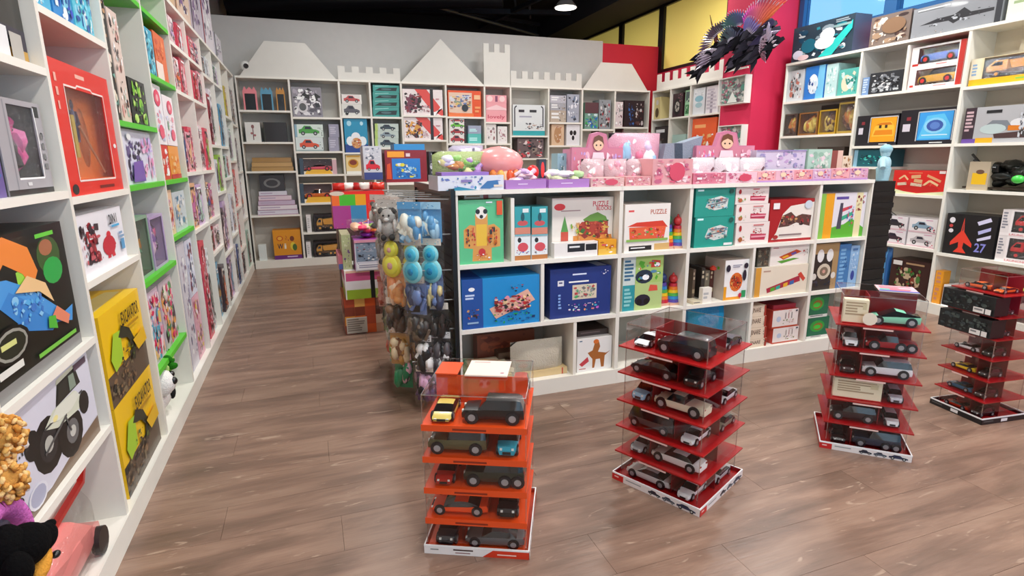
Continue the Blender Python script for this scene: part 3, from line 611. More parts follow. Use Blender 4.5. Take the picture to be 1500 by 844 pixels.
F((1050, 383), (1098, 437), 'f4f1f0', 'r 0 0 12 34 e8a01e;r 12 0 74 7 f0a030;e 50 44 27 24 e0702c;e 50 44 16 14 c03a1e;s 28 26 70 62 18 e8642a,b8341e,f2b060,333;r 74 4 92 22 2a9c60;e 82 60 8 14 223;e 12 80 9 9 223;b 30 80 70 88 2 99a;e 86 84 9 7 223;e 68 10 7 6 c24', 'white box with an orange lion puzzle', d=.22, side='c9bcb0')
for k, (x, c) in enumerate(((1052, 'd8402a'), (1063, '6ab82e'), (1075, 'c85a9c'), (1086, 'ee7a2a'), (1093, 'd83a3a'))):
    ua, z1 = PF.un(x, 370, .06); o = MB(); o.cyl((0, 0, 0), (0, 0, .02), .022, .022, c, GLOSS, 14); o.cyl((0, 0, .02), (0, 0, .03), .012, .012, c, GLOSS, 10)
    tag(o.build('toy_disc', loc=(ua, 3.16+.1, [q for q in PF.items if abs((q[0]+q[1])/2-2.62) < .12][-1][3]), smooth=50), f'small {["brick red","green","pink","orange","bright red"][k]} disc on the lion puzzle box', 'toy')
F((1108, 393), (1190, 431), 'e8dcc8', 'r 0 0 10 100 d89a3a;p a82a40 22 26 84 62 86 42 24 10;p 2a9 40 30 48 35 48 22 40 19;p e8b030 54 38 62 42 62 28 54 25;p 36a 66 44 74 48 74 34 66 31;p 5a3 30 26 38 30 38 17 30 14;p c43 80 66 92 40 96 50 86 74;b 14 80 30 88 1 b98', 'cream xylophone box, lower of two', d=.26, inset=.02)
F((1130, 361), (1189, 391), 'efe8e0', 'p 5aa03a 18 22 60 34 76 30 30 10;p c8502a 22 44 66 76 80 64 34 28;p e8b030 30 42 44 52 48 44 34 34;p 6a5aa8 52 58 64 66 68 56 56 48;b 6 84 26 92 1 c88;s 84 40 98 76 4 322,a33', 'white xylophone box with coloured keys, upper of two', d=.22, inset=.03)
F((1111, 364), (1129, 391), '4c4f45', 's 5 5 95 95 16 6d6a5c,34372f,8a866f,5d4d3c', 'dark olive box beside the upper xylophone', d=.18, inset=.04)
F((1193, 358), (1223, 419), '2a2622', 'r 0 78 100 100 a8895e;r 78 0 100 100 a8895e;e 30 74 13 14 e8e6e4;e 66 74 13 14 e8e6e4;e 48 40 26 17 cfc3ae;e 48 40 16 10 7a6a58;e 48 40 6 4 c98;e 12 30 9 7 dcd6cc;e 86 30 9 7 dcd6cc;s 8 4 90 24 8 123,334', 'black and tan box with white speaker circles', d=.2)
F((1225, 359), (1240, 417), '3d79b4', 'b 15 10 85 90 9 7ab0dc;s 20 40 80 70 5 2a5c94', 'mid blue narrow box', d=.2)
F((1242, 361), (1263, 415), '8fb7de', 'e 48 28 22 12 2a3f94;s 14 40 86 86 12 b8d4ee,6f9ed0,d8e8f4;b 20 86 80 94 1 3a6aa0', 'pale blue box with a dark blue gem', d=.2)
# bottom row
def sheetbag(P, px0, py0, px1, py1, label, body, cols, inset=.02, d=.1, dsl=''):
    (ua, zt), (ub, zb) = P.un(px0, py0, inset), P.un(px1, py1, inset); b = bayof(P, (ua+ub)/2); zb = min(b['lv'], key=lambda q: abs(q-zb)); w, h = ub-ua, max(.05, zt-zb)
    root = empty('toy_bag', P.at(ua, zb+.004, inset), P.rz, label=label, cat='bag')
    m = MB(); m.pillow(0, 0, w, h, 0, d, body, CLOTH, 8, len(label)); lumps(m, (w*.1, d*.2, h*.1, w*.9, d*.8, h*.9), cols, 14, len(label), GLOSS, .22); m.build('contents', root, smooth=60)
    g = MB(); g.pillow(-.004, 0, w+.004, h+.004, -.006, d+.006, 'fff', FILM, 10, 3); g.build('clear_bag', root, smooth=60)
    P.items.append((ua, ub, zb, zt, inset)); return root
for k in range(3):
    F((700, 0), (0, 0), ['dccdae', 'd2c19c', 'e6dabf'][k], '', ['lowest', 'middle', 'topmost'][k]+' cream wooden board of the stack', name='wooden_board', cat='board', d=.26, inset=.03+.02*k, u=(.84+.03*k, 1.12+.02*k), z=(.101+.026*k, .125+.026*k), raw=True)
F((0, 0), (0, 0), '8a4a34', 's 5 5 95 95 10 a8583a,74382a', 'rust brown box at the back of the bottom shelf', d=.1, inset=.36, u=(1.0, 1.42), z=(.10, .33), raw=True)
F((0, 0), (0, 0), '5f4a3c', '', 'brown box lying behind the clear bag', d=.16, inset=.26, u=(1.12, 1.46), z=(.10, .22), raw=True)
F((0, 0), (0, 0), 'd9bf8e', 'r 88 0 91 100 c8503a', 'tan board leaning beside the clear bag', name='wooden_board', cat='board', d=.22, inset=.05, u=(1.20, 1.53), z=(.10, .145), raw=True)
sheetbag(PF, 752, 507, 828, 553, 'clear bag of white and black toys on the tan board', 'cfc6b4', ['e8e8e4', '222', 'dcdcd8', '555', 'c9c'], .04, .12)
F((846, 498), (898, 548), 'eceae8', 'p a8642a 30 56 44 62 50 84 62 88 66 72 60 56 84 50 96 56 80 42 78 8 70 8 66 34 54 34 50 8 44 8 44 36 36 46;e 54 88 8 7 d8702a;p c8404a 6 24 30 44 34 30 14 16;r 6 92 14 95 468;b 6 6 34 10 1 b55', 'white box with a brown toy horse', d=.26)
F((846, 486), (898, 497), '3a2e2a', 'b 10 30 80 70 1 655', 'dark flat game boxes lying on the horse box', d=.2, inset=.08)
for k, (a, b) in enumerate(((501, 516), (484, 500), (468, 483), (452, 467))):
    F((1079, a), (1121, b), 'e4d2bc', 't 8 26 66 82 4a3026 JINARE;r 88 0 100 100 a8382a;s 80 10 96 90 5 7a2a1e,333', f'cream wooden tower game box, {["lowest","third","second","topmost"][k]} of four', d=.2, inset=.02)
sheetbag(PF, 1018, 452, 1070, 500, 'bright blue plastic bag of toys', '2a9ad0', ['3aa8e0', '1c7ab0', '8ad0f0'], .05, .2)
for k, (a, b) in enumerate(((482, 507), (456, 480))):
    F((1133, a), (1167, b), 'e6dcd8', 'r 0 0 100 9 b84a30;e 24 50 9 16 b9c4da;s 40 20 88 46 8 6a8a30,a33,334;l 50 50 50 84 4 666;l 62 50 62 84 4 a66;l 74 50 74 84 4 666;b 60 88 80 93 1 c88;e 92 90 4 5 234', f'white toy tool set box, {["lower","upper"][k]} of two', d=.22, side='c8483c')
F((1133, 448), (1165, 454), '9c2c3c', '', 'crimson thin box lying on the tool sets', d=.2, inset=.06)
for k, (a, b) in enumerate(((467, 498), (431, 465))):
    F((1184, a), (1211, b), '14684a', 'e 46 58 34 28 2a9a3c;e 50 56 22 18 8a6a2a;e 46 54 16 10 3cc040;r 0 0 100 12 d8dad4;b 20 4 86 9 1 234', f'dark green round game box, {["lower","upper"][k]} of two', d=.2)
# ------------------------------------------------------------------ on top of the island
def lowtray(px0, py0, px1, py1, label, body, cols, inset=.02, d=.22, dsl='', n=12, hh=.06):
    (ua, zt), (ub, zb) = PF.un(px0, py0, inset), PF.un(px1, py1, inset); zb = TP+.0265; zt = max(zt, zb+.03); w, h = ub-ua, zt-zb
    root = empty('display_tray', PF.at(ua, zb, inset), 0, label=label, cat='display box')
    m = MB(); t = .003
    m.box((0, 0, 0), (w, t, h), body); m.box((0, d-t, 0), (w, d, h), body); m.box((0, t, 0), (t, d-t, h), body); m.box((w-t, t, 0), (w, d-t, h), body); m.box((t, t, 0), (w-t, d-t, t), body)
    art(m, lambda x, y, k: (x, -.00012*k, y), dsl, w, h, len(label)); m.build('tray', root)
    c = MB(); lumps(c, (t, .01, t, w-t, d-.01, h+hh), cols, n, len(label)*7, CLOTH, .22); c.build('contents', root, smooth=60)
    PF.items.append((ua, ub, zb, zt+hh, inset)); return root
SEA = 's 4 6 96 94 14 3a6aa8,6a7ac0,2a8ab0,d8dcec,9aa6dc;p 2a86a8 10 0 30 26 50 8 60 0;p 3c74b0 62 10 74 60 90 66 92 30 78 8;b 34 44 60 72 1 8a7ab8;r 84 20 98 34 e8d8c8'
lowtray(641, 258, 738, 278, 'white and blue patterned display box at the island corner', 'dfe2ee', ['9a80c8', 'a88ad0', '7a9a6a'], .012, .26, SEA, 8, .01)
lowtray(741, 264, 800, 277, 'mauve purple display tray beside the blue patterned box', 'b07cc4', ['f0c8d4', 'cdb0e0', 'f4e4ea', 'e8d0d8'], .012, .22, 'b 30 40 70 58 1 e6d0f0', 16, .07)
lowtray(804, 263, 863, 275, 'mauve purple display tray beside the pink boxes', 'b07cc4', ['b9d8a0', 'e8f0c0', 'd8e8b8', 'f0e4ee'], .012, .22, 'b 30 40 70 58 1 e6d0f0', 16, .06)
PK1 = 's 4 5 96 95 22 e88a9c,d8607c,f4c0c8,f8dce0,c86a8a'
PINKS = ['f4b8c4', 'ecdade', 'f8eef0', 'e59ab0', 'fff']
for k, (x0, y0, x1, y1, lb, bd) in enumerate(((866, 261, 914, 273, 'cream pink display box with a red flower', 'e0b8b4'), (917, 259, 953, 272, 'salmon pink display box behind the round logo', 'dea0a2'),
        (957, 233, 1013, 270, 'tall peach pink boxed set in the pink row', 'e0a4a8'), (1016, 254, 1062, 270, 'rose pink low box in front of the white bags', 'd67c92'), (1064, 253, 1108, 269, 'pale pink low box with a lilac print', 'f0c8d4'))):
    F((x0, y0), (x1, y1), bd, PK1+(';b 10 30 30 60 1 fff' if k % 2 else ';e 60 50 20 36 d8506a'), lb, d=.2, inset=.012)
for k in range(6):
    x0 = 1110+k*27; F((x0, 251-k*.9), (x0+25, 268-k*.6), ['f0b0b4', 'e8b8c8', 'e8a0a8', 'd8b0d0', 'e8a8b0', 'dca8c4'][k], 's 6 20 94 96 12 d85060,8a60a0,f8d0c0,c86a7a,f0e0e8;r 0 0 100 14 b890c8;e 40 64 16 20 f4d8b8', f'small pink doll blind box, {ORD[k+1]} from the camera side end', d=.12, inset=.015, grp='doll blind boxes')
def roundbag(P, px0, py0, px1, py1, zb, inset, d, label, body, cols, name='toy_bag', m=CLOTH, n=10):
    ua, zt = P.un(px0, py0, inset); ub, _ = P.un(px1, py1, inset); w, h = ub-ua, zt-zb
    root = empty(name, P.at(ua, zb, inset), P.rz, label=label, cat='bag')
    b = MB(); b.pillow(0, 0, w, h, 0, d, body, m, 8, len(label)); 
    if cols: lumps(b, (w*.05, -.004, h*.05, w*.95, d*.6, h*.95), cols, n, len(label), GLOSS, .2)
    b.build('contents', root, smooth=60)
    g = MB(); g.pillow(-.005, 0, w+.005, h+.006, -.012, d+.008, 'fff', FILM, 10, 5); g.build('clear_bag', root, smooth=60)
Zt = TP+.027
roundbag(PF, 636, 222, 714, 250, Zt+.16-.1, .14, .14, 'green and yellow bagged toys piled at the island corner', 'a8b878', ['8ac05a', 'e8e0a0', 'b890c8', 'c88a50', 'e8e8f0', '6a9a4a'], n=26)
roundbag(PF, 660, 213, 712, 246, Zt+.12, .30, .12, 'grey-violet crumpled packet lying on the bagged toys', 'b8aec4', ['8a80b0', 'd8d0e0', '55506a', 'f0f0f4'], n=18)
F((645, 245), (720, 257), '9a72c4', '', 'purple lid laid flat on the patterned box', name='box_lid', cat='lid', d=.16, inset=.03, z=(1.405, 1.425), u=(.72, 1.0), raw=True)
# toy mushroom house with a pink cap
r = empty('mushroom_house', (1.13, 3.40, Zt), 0, label='orange toy mushroom house with a pink cap behind the purple trays', cat='toy')
m = MB(); m.cyl((0, 0, 0), (0, 0, .15), .11, .10, 'eec9a0', GLOSS, 20); m.build('stem', r, smooth=50)
m = MB(); [m.ell((0, 0, .15), (.155, .12, .10), 'ec9a98', GLOSS, 20, 10, .05)]; m.build('cap', r, smooth=60)
m = MB(); [m.ell((x, -.1, .07), (.025, .02, .04), c, GLOSS) for x, c in ((-.07, 'e07a30'), (-.02, 'f2b050'), (.04, 'e05a30'), (.08, 'f08a50'))]; m.build('windows', r, smooth=50)
m = MB(); m.ell((.19, -.02, .09), (.04, .04, .045), 'ee2a2a', GLOSS); m.cyl((.19, -.02, 0), (.19, -.02, .06), .03, .03, 'e8c8a0', GLOSS); tag(m.build('toy_apple', loc=(1.16, 3.40, Zt), smooth=50), 'small bright red toy fruit beside the mushroom house', 'toy')
F((790, 232), (800, 247), '27303c', 'e 50 60 26 30 e33', 'small dark figure pack behind the purple tray', d=.05, inset=.3, z=(Zt, Zt+.17))
F((817, 200), (836, 246), '8fb0bc', 's 5 5 95 95 12 6f94a4,c8d4d8,577', 'slate blue bubble pack behind the pink house box', d=.1, inset=.34, z=(Zt, 1.53))
# house-shaped doll boxes
def dollbox(px0, py0, px1, py1, inset, label, col, roundtop=True, zb=Zt):
    ua, zt = PF.un(px0, py0, inset); ub, _ = PF.un(px1, py1, inset); w, h = ub-ua, zt-zb; hs = h*.74
    m = MB(); pk = [(0, 0), (w, 0), (w, hs), (w*.72, hs), (w*.66, h), (w*.5, h*1.04), (w*.36, h), (w*.3, hs), (0, hs)]
    m.prism(pk, 0, .03, 'c87a98'); m.prism([(0, 0), (w, 0), (w, hs*.96), (0, hs*.96)], .03, .14, 'd890a8')
    def T(x, y, k): return (x, -.00012*k, y)
    art(m, T, 'p %s 1 1 99 1 99 72 70 72 64 96 50 99 38 96 32 72 1 72;s 4 4 34 66 12 f4b8c8,e86a90,fce0e8,c8a0d8;s 66 4 96 66 12 f4b8c8,e86a90,fce0e8,c8a0d8;e 50 80 10 13 e8c0a0;p 6a4630 39 78 42 94 50 98 58 94 61 78 57 84 50 88 43 84;e 46 78 1.6 1.8 222;e 54 78 1.6 1.8 222;p f0d8e0 40 64 60 64 66 30 34 30;p e8c0a0 43 30 49 30 48 6 44 6;p e8c0a0 51 30 57 30 56 6 52 6' % col, w, h, len(label))
    return tag(m.build('doll_box', loc=PF.at(ua, zb, inset)), label, 'box')
dollbox(838, 196, 912, 240, .26, 'tall pink cut-out card box with a brown haired doll', 'cf7f94')
dollbox(1022, 194, 1103, 245, .26, 'pink cut-out card box with a doll beside the grey bag', 'd08498')
roundbag(PF, 900, 194, 974, 238, Zt, .28, .16, 'round topped clear pack of pink and lilac toys', 'd8a0b4', ['f4eef2', 'c88ad0', '9ac4e0', 'e87a9c', 'fff', 'd8c8e8'], n=26)
for k in range(3):
    roundbag(PF, 857+k*33, 233, 890+k*33, 260, Zt, .14, .11, f'white and pink bagged doll set, {ORD[k+1]} of the row before the pink house box', 'd4b4ba', PINKS, n=10)
for k in range(3):
    roundbag(PF, 1016+k*37, 231, 1053+k*37, 254, Zt, .13, .11, f'white bag with round dark prints, {ORD[k+1]} of the row behind the rose boxes', 'd8d0d4', ['5a3038', 'fff', 'f0d8dc', 'fff', 'fff'], n=9)
m = MB(); ua, zt = PF.un(974, 199, .3); ub, _ = PF.un(1030, 199, .3); w, h = ub-ua, zt-Zt
m.prism([(0, .0), (w*.8, 0), (w, h*1.0), (w*.5, h*.86), (w*.04, h*.84), (-.01, h*.5)], 0, .1, '8d96a4', CLOTH); m.prism([(w*.3, h*.36), (w*.5, h*.34), (w*.46, h*.84), (w*.26, h*.84)], -.003, 0, '4c5664', CLOTH)
tag(m.build('grey_bag', loc=PF.at(ua, Zt, .3)), 'slate grey plastic carrier bag with a dark patch', 'bag')
F((1110, 203), (1178, 250), 'c6c0d4', 's 4 40 96 96 18 9a94c0,e4e0ee,7c86a0,b8a0c8;r 14 6 88 38 dfe6ea;r 0 96 100 100 8a80b0', 'lilac and silver framed play set box', d=.16, inset=.2, z=(Zt, 1.545))
F((1180, 202), (1216, 250), 'a5c8b8', 's 10 8 90 92 18 8ab4a0,cfe0d4,6f9a88,dcc8d0;r 0 0 6 100 7a9a8c', 'mint green card box behind the doll blind boxes', d=.12, inset=.2, z=(Zt, 1.55))
F((1218, 202), (1232, 250), '8a4a44', 'r 60 0 100 100 d8b8a8', 'brown red narrow box behind the doll blind boxes', d=.12, inset=.22, z=(Zt, 1.54))
F((1234, 204), (1246, 250), 'dccbb4', 's 5 5 95 95 8 6a4a30,e0d0b8,a8784a', 'beige narrow box at the end of the doll blind boxes', d=.12, inset=.22, z=(Zt, 1.5))
F((914, 152), (0, 0), 'e8a8b8', PK1, 'pink carton stacked behind the peach boxed set', d=.16, inset=.26, z=(Zt, 1.46), u=(2.16, 2.42), raw=True)
# ================================================================== second gondola goods
def G(*a, **k): k.setdefault('d', .3); return I(PG, *a, **k)
G((531, 214), (561, 263), 'c9cdd6', 'r 0 0 100 22 3a4a8a;c 12 24 88 60 d8283a;s 10 60 90 95 10 e8e8ec,9aa0b0,6a7080', 'silver domed box with a red toy car', inset=.02)
G((563, 220), (626, 263), '8a1f2e', 'r 16 10 84 74 2a7fd0;p f0a02a 6 78 46 78 46 96 6 96;s 24 14 78 60 16 9ad0f0,2a64b0,e0d84a,dfe8f0;p d8502a 2 10 14 10 12 60 4 56;r 50 80 60 90 e8d0d8', 'dark red and blue fire rescue play box', inset=.02)
G((577, 211), (622, 219), '2f8fd0', '', 'flat light blue box lying on the rescue play box', d=.26, inset=.06)
G((628, 222), (648, 263), '30343c', 's 5 5 95 95 10 555a66,c8ccd4', 'charcoal box behind the island corner', inset=.05)
G((652, 226), (700, 262), 'd8d2c8', 's 5 5 95 95 14 a88,c96,79a', 'cream box behind the bagged toys', inset=.08)
# ================================================================== back wall goods
def B(*a, **k): k.setdefault('d', .24); return I(PB, *a, **k)
def tabletcase(tl, br, col, label):
    ua, zt = PB.un(*tl, .05); ub, zb = PB.un(*br, .05); zb = min(bayof(PB, ua)['lv'], key=lambda q: abs(q-zb)); w, h = ub-ua, zt-zb
    r = empty('tablet_case', PB.at(ua, zb, .06), 0, label=label, cat='toy tablet')
    m = MB(); m.prism([(0, 0), (w*.12, 0), (w*.12, h*.7), (w*.88, h*.7), (w*.88, 0), (w, 0), (w, h*.8), (w*.84, h*1.0), (w*.7, h*.86), (w*.5, h*.98), (w*.3, h*.86), (w*.16, h*1.0), (0, h*.8)], 0, .03, col, GLOSS); m.build('bumper', r)
    m = MB(); m.box((w*.12, .008, 0), (w*.88, .024, h*.7), '0c1016', GLOSS); m.build('screen', r)
tabletcase((354, 126), (378, 159), 'e88890', 'pink bumper toy tablet, back wall first bay top shelf')
tabletcase((380, 127), (401, 159), '5a9ab8', 'blue bumper toy tablet, back wall first bay top shelf')
tabletcase((403, 127), (419, 160), 'c88a3a', 'orange bumper toy tablet, back wall first bay top shelf')
B((358, 179), (383, 205), 'e8e6e0', 'e 50 78 10 10 8a5a5a;l 50 10 50 70 6 7a4a50;e 40 44 8 6 a66;e 60 34 8 6 a66', 'white card with a small red figure')
B((385, 179), (421, 205), '211a1c', 'l 2 2 2 98 3 443', 'plain black box')
for k in range(3): B((366, 0), (427, 0), ['b08a52', 'c29a60', 'a88048'][k], 'l 0 90 100 90 10 8a6a3a', ['lowest', 'middle', 'top'][k]+' flat wooden box of the stack', cat='box', name='wooden_box', z=(1.356+.062*k, 1.414+.062*k), u=(-.70+.01*k, -.16-.01*k), inset=.04)
for k in range(5): B((0, 0), (0, 0), ['d4d0dc', 'e8dfe6', 'c8b4cc', 'e2cdd8', 'd8d6e2'][k], 'l 0 8 100 8 14 a87a98;b 6 30 60 70 1 b8a8c0', ['lowest', 'second', 'third', 'fourth', 'top'][k]+' white and pink flat box of the stack', z=(.752+.066*k, .814+.066*k), u=(-.68+.01*k, -.15-.008*k*k), inset=.03)
B((0, 0), (0, 0), '38363a', 'e 50 50 34 30 777;e 50 50 24 20 38363a', 'black box with a grey ring standing on the pink stack', z=(1.08, 1.3), u=(-.62, -.3), inset=.06)
B((397, 336), (440, 383), 'e2941c', 'r 0 0 100 14 6a2a78;t 14 36 34 54 2a2240 W;t 38 36 46 54 f4e8d0 i;e 24 72 12 9 c8581c;e 24 72 8 6 f0b040;e 68 70 8 9 7a3a1c;e 70 44 10 14 e8d040;e 76 40 8 12 4a6a2a;b 46 4 92 10 1 d8c0e0;s 44 62 60 86 4 a33', 'orange box with large white letters and a purple foot', u=(-.52, -.15), z=(.11, .53))
B((378, 359), (392, 382), 'dfe4e2', '', 'small white folded bag', d=.1)
B((424, 127), (473, 167), '8d8890', 'p 222 30 70 56 98 96 70 90 50 66 56;s 4 6 96 94 26 2a2a2e,e8e4e8,b0a8b4,5a545c,fff;l 8 10 40 70 8 eee;e 34 34 18 20 d8d4d8;e 34 34 12 13 555', 'grey black and white box with a toy motorcycle')
B((430, 201), (474, 217), 'd8e2e0', 'c 14 16 84 86 e0522a;s 84 10 98 80 3 333,777;r 0 0 100 10 9aa', 'white box with a red racing car', )
B((430, 182), (474, 200), 'd8e6dc', 'c 14 14 86 92 4aa03c;s 82 10 98 90 4 222,555;r 0 0 8 100 8ab', 'white box with a green racing car')
for k, (a, b) in enumerate(((201, 218), (182, 200))): B((481, a), (497, b), '9c98ac', 'b 10 20 80 80 4 c4c0d0', f'grey lilac box, {["lower","upper"][k]} of two')
for k, (a, b, c1, lb, kd) in enumerate(((232, 255, 'd84a5c', 'red and white toy racing car in an open yellow tray', 'sport'), (269, 296, 'e8701e', 'orange toy truck in an open yellow tray', 'pickup'))):
    B((438, a), (494, b), 'efe2cc', 'p f0b832 12 2 88 2 80 30 20 30;r 0 0 10 100 3a4a5a;r 88 0 100 90 d8b0b8', lb, win=(10, 20, 88, 96), toy=tcar(c1, kd), inner='6a4a50')
for k, (a, b) in enumerate(((355, 381), (315, 341))):
    B((448, a), (457, b), 'e6e2e2', 'b 20 20 70 80 5 bbb', f'white narrow box beside the dark truck box, {["bottom","upper"][k]} one', d=.2)
    B((459, a), (501, b), '2c2226', 'r 92 0 100 100 ddd', f'black box with a yellow toy digger, {["bottom","upper"][k]} one', win=(6, 8, 90, 92), toy=ttruck('e0a040', '6a4a2a'), inner='3a2228')
B((500, 152), (530, 166), 'dcdad4', 'c 10 14 90 90 57525a;e 24 20 8 12 111', 'white box with a grey toy car, lower of two')
B((500, 138), (530, 152), 'e4dcd8', 'c 10 14 90 90 c04a4a;r 92 0 100 100 ece8e0', 'white box with a dark red toy car, upper of two')
B((503, 173), (540, 222), '1590b8', 'e 22 86 10 8 aadcec;e 76 86 7 6 bbe4f0;r 0 0 100 24 1c3f90;e 24 34 18 14 eef6fa;e 76 34 18 14 eef6fa;e 48 46 20 14 f0f4f8;e 50 28 22 16 d89a5a;s 30 16 72 40 10 c8402a,f0c890,8a4a2a,fff', 'bright blue box with a bubbles and puppy picture')
B((506, 227), (531, 258), 'f0d8a0', 'e 46 55 34 24 d8a030;e 46 60 24 14 8a3a2a;r 0 0 100 14 f0f0e8;l 6 92 90 92 8 e0a830', 'cream and yellow box with a round burger print')
for k in range(4): B((546, 157-11*k), (585, 167-11*k), '3f9a92', 'p 182a2c 6 20 24 60 92 70 88 22;l 8 80 60 92 8 9ad8d0;e 50 44 20 12 4a6a6c', f'teal box with a dark toy boat, {["lowest","third","second","topmost"][k]} of four')
for k in range(3): B((549, 203-11*k), (584, 214-11*k), 'c2cfc8', 'r 0 0 12 100 b6d070;c 22 10 86 90 %s' % ['3a4a56', '8a9aa4', '30404a'][k], f'pale green box with a grey toy car, {["lowest","middle","topmost"][k]} of three')
for k, (a, b, c) in enumerate(((169, 203, 'e0a040'), (130, 166, '7a3a50'))):
    B((589, a), (649, b), 'efe2e2', 'p e04a44 30 100 60 100 100 20 100 0 96 0 70 20;p f6f0f0 60 0 80 0 100 50 100 30;r 68 0 76 100 1c181c;p %s 4 20 20 84 44 60 40 24;s 4 8 48 86 26 3a2228,%s,ece0e0,8a2a30,1a1a1a;s 46 8 66 40 8 8a3a44,dcb8c0;b 82 60 96 66 1 c8808a' % (c, c), f'white and red robot car box, {["lower","upper"][k]} of two', d=.28)
B((656, 132), (705, 166), 'e8541e', 'p e8c8b0 2 16 72 10 72 92 2 92;s 4 30 70 84 22 8a9a8a,6a7fb0,a05a40,e0c070,dcdce4;e 50 34 10 14 22303a;r 0 0 76 14 f07a3a;b 78 56 98 84 1 f8c090;b 80 12 98 40 2 f8a060', 'orange box with a play garage picture', d=.28)
for k in range(4): B((658, 197.5-9.3*k), (683, 206.5-9.3*k), 'e8e4e0', 'c 8 8 88 96 %s;r 88 0 100 100 2a2226' % ['b83a44', 'a82c34', '6ac03a', 'd0404a'][k], f'white box with a {["maroon","dark red","green","bright red"][k]} toy car', d=.2)
for k, (a, b) in enumerate(((196, 208), (184, 195))): B((686, a), (705, b), '5cc4bc' if k == 0 else 'a0a8c0', 'b 8 20 90 60 2 cff', f'{["turquoise","grey blue"][k]} small box beside the stacked toy cars')
for k, (a, b) in enumerate(((161, 173), (150, 160), (139, 149))): B((712, a), (742, b), 'f0a4ac', ['t 8 20 92 60 c84a60 lovely;', 'p f8d0d4 0 20 50 70 100 20 100 0 0 0;', 'e 18 50 14 40 f8d4d4;e 78 50 14 40 f8d4d4;r 44 10 56 90 8a4a6a;'][k], f'pink box of the stack of three, {["lowest","middle","top"][k]}')
for k, (a, b, c, d2) in enumerate(((712, 180, 727, 209), (729, 185, 743, 209))): B((a, b), (c, d2), 'ece8e6', 's 12 16 88 84 9 c88aa0,9a6a6a,e0c8d0,8a8a8a', f'white box with a pale figurine, {["nearer the garage box","nearer the tea set box"][k]}')
B((751, 153), (798, 194), 'dfe3e4', 'r 0 0 100 16 2aa4ac;l 6 28 6 90 4 223;l 94 28 94 90 4 223;l 6 90 12 96 4 223;l 94 90 88 96 4 223;b 18 70 46 84 1 2a2a30;b 52 70 80 84 1 2a2a30;b 20 56 80 64 1 aab;s 38 18 92 42 12 8a7a6a,4a4a4a,c8b0a8,223', 'white box with black brackets and a turquoise foot', d=.28)
B((758, 203), (796, 224), '6c5a5c', 's 4 4 96 96 20 3a1a20,c8404a,e0d0d0,2a2a2e,9a8a80', 'maroon and grey box of small toys', d=.2)
for k in range(3): B((806, 161.5-11*k), (829, 171.5-11*k), ['b8a898', 'a8a8b0', 'c0bec8'][k], 'b 8 20 60 80 2 eee;s 50 10 96 90 6 555,ddd,a89a88', f'beige grey car box, {["lowest","middle","top"][k]} of three')
B((831, 138), (848, 171), 'a6aab8', 's 5 5 95 95 12 3a3e4a,e4e6ee,6a7a94', 'grey box with a navy figure')
B((808, 177), (826, 209), 'd8b898', 'e 50 50 30 40 b88a60;s 30 10 80 90 8 f0e4d4,c89a70,a33', 'tan box with a plush toy')
B((830, 179), (849, 207), 'e4e2e6', 'e 36 60 12 12 16161a;e 62 60 12 12 16161a;e 50 36 10 12 16161a', 'white box with black dots')
B((857, 150), (876, 180), '6f9a8a', 's 4 4 96 60 16 3ac04a,2a6ab0,c8dce0,4a4a5a;r 0 60 100 100 5a3a40', 'green and blue box with a figure')
B((878, 146), (894, 180), '8d9298', 's 6 6 94 94 16 333,d0d0d0,a83a44', 'grey box with a black figure')
B((902, 149), (912, 176), 'dfd0d2', 's 6 6 94 94 12 6a2a38,fff,888', 'white and maroon narrow box')
B((915, 147), (943, 177), '2a1a20', 's 20 6 50 90 12 3a6ab0,6a9ae0,24407a;s 55 6 96 90 12 5a3a3a,c8c0c0,8a3a3a', 'black box with a blue figure')
B((900, 184), (940, 205), '4a1c22', 's 50 10 96 90 12 a8a0a8,6a4048;b 6 50 40 70 1 a66', 'dark red box with a silver toy')
B((860, 186), (892, 205), '5a2a2e', 's 5 5 95 95 12 8a4a40,c8b0a0', 'rust and cream box')
# far right wall goods
def Q(*a, **k): k.setdefault('d', .2); return I(PP, *a, **k)
Q((955, 144), (966, 178), 'd8c890', 'e 50 30 30 22 5a4a30;e 50 76 20 12 d8d4d0', 'yellow cream box with a brown toy')
Q((968, 138), (994, 176), '3a1e26', 'w 10 8 84 80 1a1414;s 50 60 96 98 10 c88a94,555', 'black box with a large toy wheel', u=(-8.04, -7.78), z=(2.12, 2.48))
Q((996, 133), (1006, 172), '9ac8a0', 'r 10 8 90 44 3a7a4a;r 10 54 90 94 4a5a5a;s 16 10 84 90 8 2a5a34,b8d8b8', 'pale green box', u=(-7.72, -7.58), z=(2.12, 2.5))
Q((1012, 131), (1028, 172), 'dfe3e8', 'e 50 60 36 12 8ab8c8;e 50 36 30 10 a8c8d0;s 10 70 90 95 5 8a909a,fff', 'white pack with blue bands', u=(-7.52, -7.25), z=(2.12, 2.5))
Q((1031, 129), (1044, 172), 'e6e0e6', 'r 36 0 56 80 9a90a0;b 8 10 90 90 6 c8c0cc', 'white pack with a grey stripe', u=(-7.22, -6.95), z=(2.12, 2.5))
Q((0, 0), (0, 0), 'f0612e', 'b 10 70 90 84 1 fbb070;s 10 6 90 60 14 f8a060,e83a1e,f0c080,fff', 'bright orange box', u=(-7.5, -6.95), z=(1.5, 2.06))
Q((0, 0), (0, 0), '2c2428', 's 5 5 80 60 12 5a3a3a,888;r 10 80 80 90 e8e8ec', 'black box with a white band', u=(-8.5, -8.15), z=(1.5, 2.0))
Q((0, 0), (0, 0), 'a8c8c0', 's 5 5 95 60 12 5a8a80,dfe8e0,333', 'pale teal box', u=(-8.0, -7.65), z=(1.5, 1.85))
